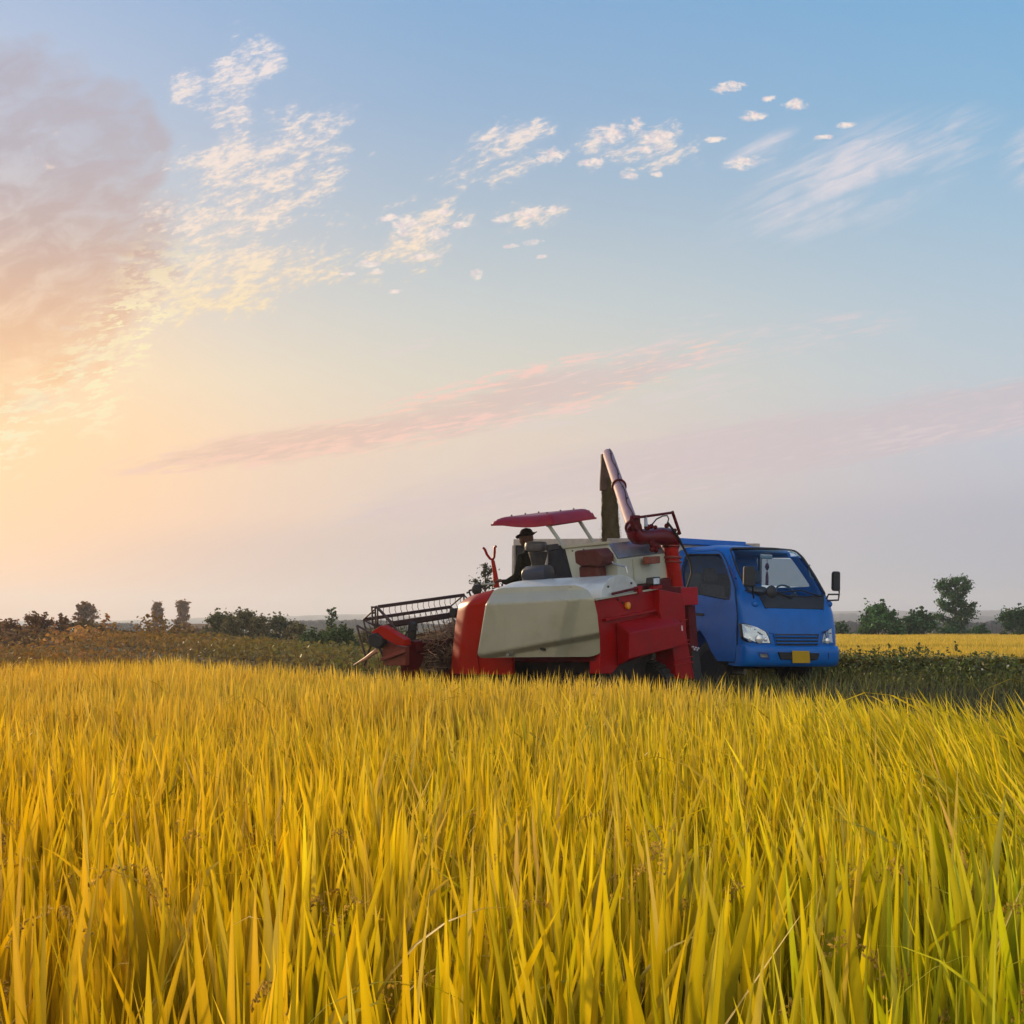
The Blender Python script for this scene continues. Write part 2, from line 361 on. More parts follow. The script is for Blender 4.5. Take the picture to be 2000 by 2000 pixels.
def ground_mat():
    m = bpy.data.materials.new('field_soil'); m.use_nodes = True; nt = m.node_tree; b = nt.nodes['Principled BSDF']
    tc = nt.nodes.new('ShaderNodeTexCoord'); v = tc.outputs['Object']
    a = noise(nt, v, 0.35, 6, 0.6); f = noise(nt, v, 9, 6, 0.7)
    c = mixc(nt, a.ss(0.4, 0.6), (0.050, 0.034, 0.016, 1), (0.055, 0.060, 0.015, 1))
    c = mixc(nt, f.ss(0.4, 0.7), c, (0.10, 0.075, 0.03, 1))
    nt.links.new(c, b.inputs['Base Color']); b.inputs['Roughness'].default_value = 0.95
    bp = nt.nodes.new('ShaderNodeBump'); bp.inputs['Distance'].default_value = 0.06; nt.links.new(f.o, bp.inputs['Height']); nt.links.new(bp.outputs[0], b.inputs['Normal'])
    return m
g = fast_mesh('ground', np.stack([GX, GY, GZ], -1).reshape(-1, 3), quads, ground_mat(), smooth=True); tag(g, kind='structure')
# dirt road, draped on its bank
ss_, dd_ = np.linspace(-16, 60, 150), np.linspace(-2.05, 2.05, 9)
SS, DD = np.meshgrid(ss_, dd_); RX = RC[0] + DD * RR[0] - SS * RR[1]; RY = RC[1] + DD * RR[1] + SS * RR[0]
i2 = np.arange(SS.size).reshape(SS.shape)
q2 = np.stack([i2[:-1, :-1], i2[:-1, 1:], i2[1:, 1:], i2[1:, :-1]], -1).reshape(-1, 4)
rd = fast_mesh('dirt_road', np.stack([RX, RY, terr(RX, RY) + 0.012 - 0.02 * np.exp(-((np.abs(DD) - .8) / .25) ** 2) + 0.02], -1).reshape(-1, 3), q2,
               mat('packed_earth', (0.050, 0.040, 0.026), 1.0, spec=.05, vary=0.35, scale=3, bump=0.6), smooth=True); tag(rd, kind='structure')

LEAF = leafmat('leaf_green', 0.30, 0.03)
RICE = leafmat('rice_leaf', 0.50, 0.035)
# ---------------------------------------------------------------- blades
def blades(base, ang, lean, length, width, face, curve, cb, ct, seg=6, fold=True, tw=0.25):
    n = len(base); T = np.linspace(0, 1, seg + 1)
    dx, dy = np.cos(ang), np.sin(ang)
    L = length[:, None]; t = T[None, :]
    th = lean[:, None] + curve[:, None] * t ** 1.6                       # angle from vertical along the blade
    ds = L / seg
    hx = np.cumsum(np.sin(th) * ds, 1) - np.sin(th[:, :1]) * ds; hz = np.cumsum(np.cos(th) * ds, 1) - np.cos(th[:, :1]) * ds
    cx = base[:, 0, None] + hx * dx[:, None]; cy = base[:, 1, None] + hx * dy[:, None]; cz = base[:, 2, None] + hz
    prof = np.clip(np.minimum(0.42 + 1.9 * T, 1.0) * np.clip((1 - T) / 0.62, 0, 1) ** 0.75, 0.0, 1)
    hw = 0.5 * width[:, None] * prof[None, :]
    fa = face[:, None] + tw * t * np.sin(face[:, None] * 7)
    fx, fy = np.cos(fa), np.sin(fa)
    if fold:
        ox, oy = -fy * hw * 0.28, fx * hw * 0.28
        P = np.stack([np.stack([cx - fx * hw, cy - fy * hw, cz], -1), np.stack([cx + ox, cy + oy, cz], -1), np.stack([cx + fx * hw, cy + fy * hw, cz], -1)], 2); k = 3
    else:
        P = np.stack([np.stack([cx - fx * hw, cy - fy * hw, cz], -1), np.stack([cx + fx * hw, cy + fy * hw, cz], -1)], 2); k = 2
    V = P.reshape(-1, 3)
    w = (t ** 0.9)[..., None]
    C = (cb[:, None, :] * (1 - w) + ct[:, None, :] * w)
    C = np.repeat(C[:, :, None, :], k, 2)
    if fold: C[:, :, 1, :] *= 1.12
    C = C.reshape(-1, 3)
    per = (seg + 1) * k; base_i = (np.arange(n) * per)[:, None, None]
    a = (np.arange(seg) * k)[None, :, None] + np.arange(k - 1)[None, None, :]
    a = (a + base_i).reshape(-1)
    return V, np.stack([a, a + 1, a + 1 + k, a + k], 1), C
def join(parts):
    V, Q, C, k = [], [], [], 0
    for v, q, c in parts: V.append(v); Q.append(q + k); C.append(c); k += len(v)
    return np.concatenate(V), np.concatenate(Q), np.concatenate(C)
EDGE_PX = np.array([(-500, 13.5), (0, 15.0), (180, 15.4), (350, 16.8), (500, 14.2), (700, 12.3), (1000, 11.2), (1350, 9.4), (1600, 8.5), (2000, 6.5), (2500, 5.2)])
def edge_y(x, y): return np.interp(1000 + F * x / np.maximum(y, .1), EDGE_PX[:, 0], EDGE_PX[:, 1])
def lown(x, y, s, k=0):
    return (np.sin(x * s + 1.3 * k + 1.7 * np.sin(y * s * .7 + k)) + np.sin(y * s * 1.3 - x * s * .6 + 2.1 * k) + np.sin((x + y) * s * .8 + k * 3.3)) / 3
def rice_field():
    # hills of rice in slightly irregular rows
    sp = 0.155
    X, Y = np.meshgrid(np.arange(-10, 8, sp), np.arange(0.55, 18, sp))
    X = X.ravel() + rng.normal(0, .035, X.size); Y = Y.ravel() + rng.normal(0, .035, Y.size)
    k = (X > -0.50 * Y - 0.6) & (X < 0.56 * Y + 1.1) & (Y < edge_y(X, Y) + rng.normal(0, .12, X.size))
    k &= ~((np.hypot(X, Y) < 0.95))
    X, Y = X[k], Y[k]; nh = len(X)
    dist = np.hypot(X, Y)
    hgt = 0.985 + 0.050 * lown(X, Y, 1.3) + 0.025 * lown(X, Y, 3.4, 2) + rng.normal(0, .02, nh)
    la = 0.9 * lown(X, Y, 0.55, 5) + rng.uniform(-.5, .5, nh)                          # lean direction noise
    nb = 26
    tot = nh * nb; R = lambda a: np.repeat(a, nb)
    hx, hy, hd, hh = R(X), R(Y), R(dist), R(hgt)
    ang = rng.uniform(0, 2 * np.pi, tot); rad = np.abs(rng.normal(0, .03, tot)) + .005
    top = rng.beta(2.2, 1.25, tot)                       # 1: reaches the canopy top
    length = 0.30 + 0.30 * rng.random(tot)
    tipz = hh * (0.62 + 0.42 * top) + rng.normal(0, .015, tot)
    lean = np.abs(rng.normal(0.10, 0.10, tot)); curve = rng.normal(0.02, 0.12, tot)
    bend = rng.random(tot) < 0.03; curve[bend] = rng.uniform(1.0, 1.9, bend.sum())
    # wind: tips pushed to the left in the right middle of the field
    wx = -np.clip(sm((hx - 0.16 * hy + 0.1) / 1.0) * sm((hy - 1.9) / 1.2) * (1 - .5 * sm((hy - 6) / 3)), 0, 1) * 0.42 + 0.05 * lown(hx, hy, .9, 8)
    tx, ty = R(rng.normal(0, .10, nh)), R(rng.normal(0, .07, nh))
    lx = lean * np.cos(ang) + wx + tx; ly = lean * np.sin(ang) - 0.03 + ty
    lean2 = np.hypot(lx, ly); ang2 = np.arctan2(ly, lx)
    bz = tipz - length * np.cos(lean2 + curve * .4)
    base = np.stack([hx + rad * np.cos(ang), hy + rad * np.sin(ang), np.maximum(bz, 0.1)], 1)
    width = (0.0125 + 0.0060 * rng.random(tot)); narrow = rng.random(tot) < .25; width *= 1.30 - .22 * sm((hd - 2) / 4); width[narrow] *= .45
    face = rng.normal(0, 0.75, tot) + np.where(rng.random(tot) < .3, np.pi / 2, 0)
    # patchy ripeness; low sun's warm haze put into colour, orange left, green right
    grn = np.clip(0.24 + 0.17 * (hx / np.maximum(hy, 1)) * 2.4 + 0.20 * lown(hx, hy, 1.0, 3) + rng.normal(0, .16, tot) - .08 * sm((hy - 3) / 4) + .28 * sm((hx / np.maximum(hy, .8) - .12) / .25) * sm((3.0 - hy) / 1.5), 0, 1)
    gp = sm((1.0 - np.hypot((hx + .9) / 1.6, (hy - 9.2) / 1.2)))          # a greener patch mid-left
    grn = np.clip(grn + .30 * gp, 0, 1)[:, None]
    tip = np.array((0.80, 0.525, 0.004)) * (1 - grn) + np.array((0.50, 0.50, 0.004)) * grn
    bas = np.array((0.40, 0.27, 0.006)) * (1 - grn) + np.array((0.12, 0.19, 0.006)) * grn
    left = np.clip(-(hx / np.maximum(hy, .8)) * 2.6, -1, 1)[:, None]
    tip = tip * (1 + left * np.array((0.04, -0.05, 0)))
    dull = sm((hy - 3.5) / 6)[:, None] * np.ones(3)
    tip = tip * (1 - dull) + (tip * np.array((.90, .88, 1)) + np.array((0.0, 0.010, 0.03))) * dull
    bri = np.exp(rng.normal(-.02, .11, tot) + R(rng.normal(0, .09, nh)) + .10 * lown(hx, hy, 1.7, 9))[:, None]; tip = np.clip(tip * bri, 0, .92); bas = bas * bri
    dry = rng.random(tot) < .008; tip[dry] = (.62, .42, .08); bas[dry] = (.42, .28, .05)
    parts = []
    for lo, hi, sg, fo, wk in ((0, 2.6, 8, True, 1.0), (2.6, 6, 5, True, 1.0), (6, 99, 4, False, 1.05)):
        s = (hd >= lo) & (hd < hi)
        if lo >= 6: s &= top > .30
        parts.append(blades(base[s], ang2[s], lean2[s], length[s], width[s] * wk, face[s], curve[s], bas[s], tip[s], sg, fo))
        if lo == 0: parts[-1] = parts[-1]
    # a few tall leaves standing clear of the canopy
    s = rng.random(nh) < .10; n = s.sum()
    L = rng.uniform(.3, .45, n); ln = np.abs(rng.normal(.12, .1, n)); a = rng.uniform(0, 6.28, n)
    tz = hgt[s] * 1.04 + rng.uniform(0, .05, n)
    parts.append(blades(np.stack([X[s], Y[s], tz - L], 1), a, ln, L, np.full(n, .010), rng.normal(0, .8, n), rng.normal(0, .1, n),
                        np.tile((.42, .34, .02), (n, 1)), np.tile((.70, .50, .06), (n, 1)), 6, False))
    # stems below the leaves
    ns = nh * 6; r6 = lambda a: np.repeat(a, 6); a = rng.uniform(0, 6.28, ns)
    parts.append(blades(np.stack([r6(X) + .03 * np.cos(a), r6(Y) + .03 * np.sin(a), np.full(ns, .0)], 1), a, rng.uniform(.02, .14, ns), rng.uniform(.55, .8, ns), np.full(ns, .008),
                        rng.uniform(-1, 1, ns), rng.normal(0, .08, ns), np.tile((.10, .10, .02), (ns, 1)), np.tile((.28, .22, .03), (ns, 1)), 3, False))
    # drooping heads of grain among the near leaves
    near = np.where((dist < 3.6))[0]; pv = []
    sel = rng.choice(near, min(len(near), 260))
    gV, gQ, gC = [], [], []
    for i in sel:
        a = rng.uniform(0, 6.28); r = .06; n = 34; L = rng.uniform(.13, .18)
        tt = np.linspace(0, 1, n); th = 0.4 + 2.5 * tt
        px = X[i] + np.cumsum(np.sin(th)) * L / n * math.cos(a); py = Y[i] + np.cumsum(np.sin(th)) * L / n * math.sin(a)
        pz = hgt[i] * rng.uniform(.74, .90) + np.cumsum(np.cos(th)) * L / n
        for br in range(2):
            o = rng.normal(0, .006, (n, 3)); c = np.stack([px, py, pz], 1) + o * (0.3 + tt[:, None])
            d = rng.normal(0, 1, (n, 3)); d[:, 2] -= 1.2; d /= np.linalg.norm(d, axis=1)[:, None]
            e = np.cross(d, rng.normal(0, 1, (n, 3))); e /= np.linalg.norm(e, axis=1)[:, None]
            f = np.cross(d, e); l, w = .0042, .0019
            oc = np.stack([c - d * l, c + e * w, c + d * l, c - e * w, c + f * w, c - f * w], 1).reshape(-1, 3)
            k0 = len(gV) and sum(len(v) for v in gV) or 0
            gV.append(oc)
            b = np.arange(n)[:, None] * 6
            q = np.concatenate([b + np.array([0, 1, 2, 3]), b + np.array([0, 4, 2, 5])], 0)
            gQ.append((len(gV) - 1, q))
            cc = np.array((.62, .42, .07)) * np.exp(rng.normal(0, .2, (n, 1))); gC.append(np.repeat(cc, 6, 0))
    offs = np.cumsum([0] + [len(v) for v in gV])
    parts.append((np.concatenate(gV), np.concatenate([q + offs[i] for i, q in gQ]), np.concatenate(gC)))
    V, Q, C = join(parts)
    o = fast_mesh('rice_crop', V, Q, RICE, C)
    return tag(o, 'ripe golden rice standing across the whole foreground', 'rice', kind='stuff')
rice_field()

# ---------------------------------------------------------------- far field at the right: canopy sheet and blades
def far_rice():
    parts = []
    n = 62000; u = rng.random(n); Yv = 24 * (100 / 24) ** (u ** .9); t = rng.uniform(.19, .52, n); Xv = t * Yv
    keep = np.abs((Xv - RC[0]) * RR[0] + (Yv - RC[1]) * RR[1]) > 4.2; Xv, Yv = Xv[keep], Yv[keep]; n = len(Xv)
    row = 0.30 * np.exp(-((Yv - 34 - .05 * (Xv - 8)) / .9) ** 2)       # a ditch line between plots
    sc = np.clip(Yv / 24, 1, 3.2)
    L = .22 * np.ones(n) * sc ** .3; a = rng.uniform(0, 6.28, n)
    w = .016 * sc; grn = np.clip(.2 + rng.normal(0, .15, n) + row * 3 + .2 * lown(Xv, Yv, .4, 2), 0, 1)[:, None]
    tip = np.array((.68, .46, .045)) * (1 - grn) + np.array((.36, .34, .03)) * grn
    tip = tip * np.exp(rng.normal(0, .12, (n, 1))) * (1 - 2.0 * row[:, None])
    parts.append(blades(np.stack([Xv, Yv, .90 - .2 * 1 + rng.normal(0, .02, n) + .03 * lown(Xv, Yv, .7, 1)], 1), a, rng.uniform(.05, .4, n), L, w, rng.normal(0, .7, n), rng.normal(0, .2, n), tip * .75, tip, 3, False))
    V, Q, C = join(parts)
    # sheet of closed canopy just under the tips
    xs = np.linspace(.15, .75, 60); ys = np.geomspace(22.6, 101, 150); XX, YY = np.meshgrid(xs, ys); ZZ = .84 + .02 * lown(XX * YY, YY, 2.3) - .32 * np.exp(-((YY - 34 - .05 * (XX * YY - 8)) / .9) ** 2)
    sh = np.stack([XX * YY, YY, ZZ], -1).reshape(-1, 3); i = np.arange(XX.size).reshape(XX.shape)
    q = np.stack([i[:-1, :-1], i[:-1, 1:], i[1:, 1:], i[1:, :-1]], -1).reshape(-1, 4)
    cc = np.tile((.42, .30, .03), (len(sh), 1)) * np.exp(rng.normal(0, .15, (len(sh), 1)))
    V, Q, C = join([(V, Q, C), (sh, q, cc)])
    o = fast_mesh('distant_rice_crop', V, Q, RICE, C)
    tag(o, 'yellow rice field stretching to the trees behind the hedge on the right', 'rice', kind='stuff')
far_rice()

# ---------------------------------------------------------------- leaves and trees
def leaves(P, size, C, up=0.3, asp=2.0):
    """rhombus leaves at points P, random attitude"""
    n = len(P); d = rng.normal(0, 1, (n, 3)); d[:, 2] *= .7; d /= np.linalg.norm(d, axis=1)[:, None]
    e = np.cross(d, rng.normal(0, 1, (n, 3))); e /= np.linalg.norm(e, axis=1)[:, None] + 1e-9
    s = (size * rng.uniform(.6, 1.3, n))[:, None]
    V = np.stack([P - d * s, P + e * s / asp, P + d * s, P - e * s / asp], 1).reshape(-1, 3)
    return V, np.arange(n * 4).reshape(-1, 4), np.repeat(C, 4, 0)
def ccol(n, base, var=.25, warm=0.0):
    c = np.array(base) * np.exp(rng.normal(0, var, (n, 1))) * (1 + rng.normal(0, .10, (n, 3)))
    return np.clip(c + np.array((.03, .008, 0)) * warm * rng.random((n, 1)), .004, .9)
BARK = mat('tree_bark', (0.075, 0.055, 0.04), 0.9, vary=.3, scale=5)
def crown(base, clumps, nl, leaf, col, parent, name='crown', var=.25):
    P, C = [], []
    tot = sum(c[3] ** 2 for c in clumps)
    for (x, y, z, r) in clumps:
        n = max(10, int(nl * 1.9 * r * r / tot)); d = rng.normal(0, 1, (n, 3)); d /= np.linalg.norm(d, axis=1)[:, None]
        rr = r * np.abs(rng.normal(0, .62, (n, 1))) * (1 + .3 * np.sin(d[:, :1] * 7 + x * 7) * np.sin(d[:, 2:3] * 6 + z))
        P.append(np.array((x, y, z)) + d * rr * np.array((1, 1, .8))); C.append(ccol(n, col, var) * np.exp(rng.normal(0, .12)))
    P = np.concatenate(P); C = np.concatenate(C)
    V, Q, Cc = leaves(P, leaf * .78, C)
    return fast_mesh(name, V, Q, LEAF, Cc, org=base, parent=parent)
def tree(name, base, H, W, kind, nl, leaf, col, label, cat='tree', group=None, lean=0.0, bare=.2, var=.25):
    base = np.array(base, float); t = thing(name, label, cat, base, group)
    mb = MB(); cl = []
    if kind == 'bush':
        nst = 7; nc = 34
        for i in range(nst):
            a = rng.uniform(0, 6.28); e = base + (W * .32 * math.cos(a), W * .32 * math.sin(a), H * rng.uniform(.6, .85)); m = (base + e) / 2 + (0, 0, H * .1)
            mb.tube([base, m, e], [.035 * H / 2, .02 * H / 2, .006], 5)
        for i in range(nc):
            a = rng.uniform(0, 6.28); q = rng.random() ** .6; hz = rng.uniform(.10, .86); k = math.sqrt(max(.06, 1 - (hz * .98) ** 2.4))
            cl.append((base[0] + W * .5 * q * k * math.cos(a), base[1] + W * .5 * q * k * math.sin(a), base[2] + H * hz, min(H, W) * rng.uniform(.07, .17)))
        for i in range(20):     # upright shoots around the crown
            a = rng.uniform(0, 6.28); q = rng.uniform(.05, .46); ztop = (1.04 - .9 * q * q * 2.2) * rng.uniform(.88, 1.04)
            for j in range(4):
                f_ = .62 + .38 * j / 3; cl.append((base[0] + W * q * f_ * math.cos(a), base[1] + W * q * f_ * math.sin(a), base[2] + H * ztop * (.70 + .30 * j / 3), H * (.055 - .010 * j)))
    else:
        top = base + (lean * H, 0, H)
        trunk = [base + (lean * H * s * s, 0.02 * H * math.sin(5 * s), H * s) for s in (0, .2, .4, .6, .8, .97)]
        mb.tube(trunk, [H * .026, H * .021, H * .016, H * .011, H * .007, H * .003], 6)
        nlay = 9 if kind == 'layer' else 8
        for i in range(nlay):
            hz = bare + (1 - bare) * (i + .5) / nlay
            if kind == 'layer': rw = W * .5 * (0.55 + .5 * math.sin(math.pi * (.15 + .75 * (i + .5) / nlay)))
            elif kind == 'column': rw = W * .5 * (1.0 - .45 * (hz - bare) / (1 - bare)) * rng.uniform(.75, 1.1)
            else: rw = W * .5 * math.sqrt(max(.08, 1 - ((hz - .6) / .45) ** 2))
            nk = 3 if rw < W * .25 else 5
            a0 = rng.uniform(0, 6.28)
            for j in range(nk):
                a = a0 + j * 6.28 / nk + rng.uniform(-.5, .5); q = rw * rng.uniform(.45, .95); zz = H * (hz + rng.uniform(-.04, .04))
                c0 = base + (lean * H * hz * hz, 0, zz - .06 * H); c1 = base + (lean * H * hz * hz + q * math.cos(a), q * math.sin(a), zz)
                mb.tube([c0, (c0 + c1) / 2 + (0, 0, .01 * H), c1], [H * .006, H * .004, H * .0015], 4)
                cl.append((*c1, W * rng.uniform(.10, .17)))
                if rng.random() < .7: cm = (c0 + c1) / 2; cl.append((*cm, W * rng.uniform(.09, .14)))
        cl.append((*(top - (0, 0, .03 * H)), W * .09))
    mb.obj('trunk' if kind != 'bush' else 'stem', BARK, t, org=base)
    crown(base, cl, nl, leaf, col, t, var=var)
    return t
def ground_at(px, Y): p = at(px, 0, Y); return (p[0], Y, float(terr(p[0], Y)) - .03)
def tree_px(name, px, top, Y, wpx, kind, nl, leaf, col, label, **k):
    b = ground_at(px, Y); H = EYE[2] + (HZ - top) / F * Y - b[2]
    return tree(name, b, H, wpx / F * Y, kind, nl, leaf, col, label, **k)
DG = (.055, .125, .034); MG = (.075, .115, .030); BG = (.20, .125, .034); RG = (.25, .115, .030)  # glow of the low sun put into RG, oranger and brighter
G1 = 'trees along the skyline on the left'; G2 = 'bushes behind the field on the left'; G3 = 'trees beyond the field on the right'
tree_px('broadleaf_tree', 167, 1178, 150, 42, 'layer', 2600, .22, RG, 'small pointed tree above the scrub, leftmost of the three tall trees on the left', group=G1, bare=.25)
tree_px('broadleaf_tree', 308, 1178, 190, 32, 'column', 2600, .26, RG, 'tall narrow tree left of the farmhouse roof', group=G1, bare=.15)
tree_px('broadleaf_tree', 357, 1174, 190, 36, 'column', 3000, .26, RG, 'tall narrow tree rising right behind the farmhouse roof', group=G1, bare=.15)
tree_px('broadleaf_tree', 648, 1186, 46, 26, 'layer', 420, .055, MG, 'thin sparse young tree just left of the harvester reel', group=G1, bare=.45)
tree_px('broadleaf_tree', 948, 1096, 42, 74, 'column', 2300, .06, (.06, .062, .022), 'leafy tree rising between the reel and the operator platform', bare=.0, group=G1)
tree_px('broadleaf_tree', 1866, 1128, 105, 74, 'layer', 8500, .15, DG, 'tall dark ragged tree standing alone on the right', group=G3, bare=.06, lean=.0)
tree_px('shrub', 1716, 1177, 88, 96, 'bush', 11000, .14, (.062, .150, .032), 'broad green bush with upright shoots right of the truck', cat='bush', group=G3)
tree_px('shrub', 1794, 1188, 92, 74, 'bush', 7500, .14, DG, 'round dark green bush between the broad bush and the tall tree', cat='bush', group=G3)
tree_px('shrub', 1643, 1213, 95, 44, 'bush', 2200, .14, DG, 'low dark bush at the right edge of the blue truck', cat='bush', group=G3)
tree_px('shrub', 1990, 1184, 88, 84, 'bush', 7500, .13, (.05, .11, .03), 'green bush cut by the right edge of the photo', cat='bush', group=G3)
tree_px('shrub', 1918, 1220, 96, 50, 'bush', 1800, .14, DG, 'low bush to the right of the tall ragged tree', cat='bush', group=G3)
tree_px('shrub', 1850, 1222, 100, 60, 'bush', 1600, .14, DG, 'low bush at the foot of the tall ragged tree', cat='bush', group=G3)
tree_px('shrub', 25, 1208, 60, 60, 'bush', 3000, .08, RG, 'rusty brown bush at the left edge of the photo', cat='bush', group=G2)
tree_px('shrub', 76, 1194, 60, 66, 'bush', 3600, .08, RG, 'tall brown bush second from the left edge', cat='bush', group=G2)
tree_px('shrub', 122, 1200, 62, 34, 'bush', 900, .08, RG, 'thin brown bush with a bare top left of the small pointed tree', cat='bush', group=G2)
tree_px('shrub', 168, 1212, 64, 84, 'bush', 3400, .08, BG, 'wide brown bush below the small pointed tree', cat='bush', group=G2)
tree_px('shrub', 248, 1232, 58, 66, 'bush', 2200, .08, BG, 'low olive bush in front of the distant wood', cat='bush', group=G2)
tree_px('shrub', 305, 1226, 66, 46, 'bush', 2000, .08, BG, 'olive bush at the foot of the left tall narrow tree', cat='bush', group=G2)
tree_px('shrub', 428, 1191, 74, 66, 'bush', 5200, .09, (.13, .13, .035), 'green bush, left part of the large thicket right of the farmhouse', cat='bush', group=G2)
tree_px('shrub', 478, 1186, 76, 84, 'bush', 6500, .09, (.12, .105, .03), 'tallest dark bush in the middle of the large thicket', cat='bush', group=G2)
tree_px('shrub', 540, 1200, 74, 84, 'bush', 5600, .09, (.115, .12, .042), 'grey green bush, right part of the large thicket', cat='bush', group=G2)
tree_px('shrub', 612, 1226, 44, 70, 'bush', 3000, .055, MG, 'low green bush left of the thin young tree', cat='bush', group=G2)
tree_px('shrub', 668, 1216, 42, 74, 'bush', 3600, .055, MG, 'green bush directly left of the harvester reel', cat='bush', group=G2)
tree_px('shrub', 780, 1226, 48, 110, 'bush', 3000, .055, MG, 'low bush seen through the harvester reel', cat='bush', group=G2)
tree_px('shrub', 385, 1242, 60, 90, 'bush', 2600, .07, BG, 'low brown bush in front of the farmhouse', cat='bush', group=G2)

OL = (.15, .125, .038)
for px_, tp_, Y_, w_, c_, lb_ in ((205, 1226, 66, 60, RG, 'low rusty bush just right of the small pointed tree'), (280, 1233, 62, 54, BG, 'low brown bush between the distant wood and the left narrow tree'),
        (405, 1222, 82, 44, OL, 'olive bush against the right end of the farmhouse'), (455, 1202, 70, 56, OL, 'olive bush filling the left gap of the large thicket'),
        (510, 1200, 71, 56, OL, 'olive bush filling the right gap of the large thicket'), (578, 1212, 66, 52, OL, 'olive bush closing the right end of the large thicket'),
        (640, 1224, 56, 60, OL, 'low olive bush behind the thin young tree'), (715, 1228, 54, 70, OL, 'low olive bush behind the left end of the reel'), (-20, 1200, 64, 60, RG, 'rusty bush half outside the left edge')):
    tree_px('shrub', px_, tp_, Y_, w_, 'bush', 3200, .085, c_, lb_, cat='bush', group=G2)
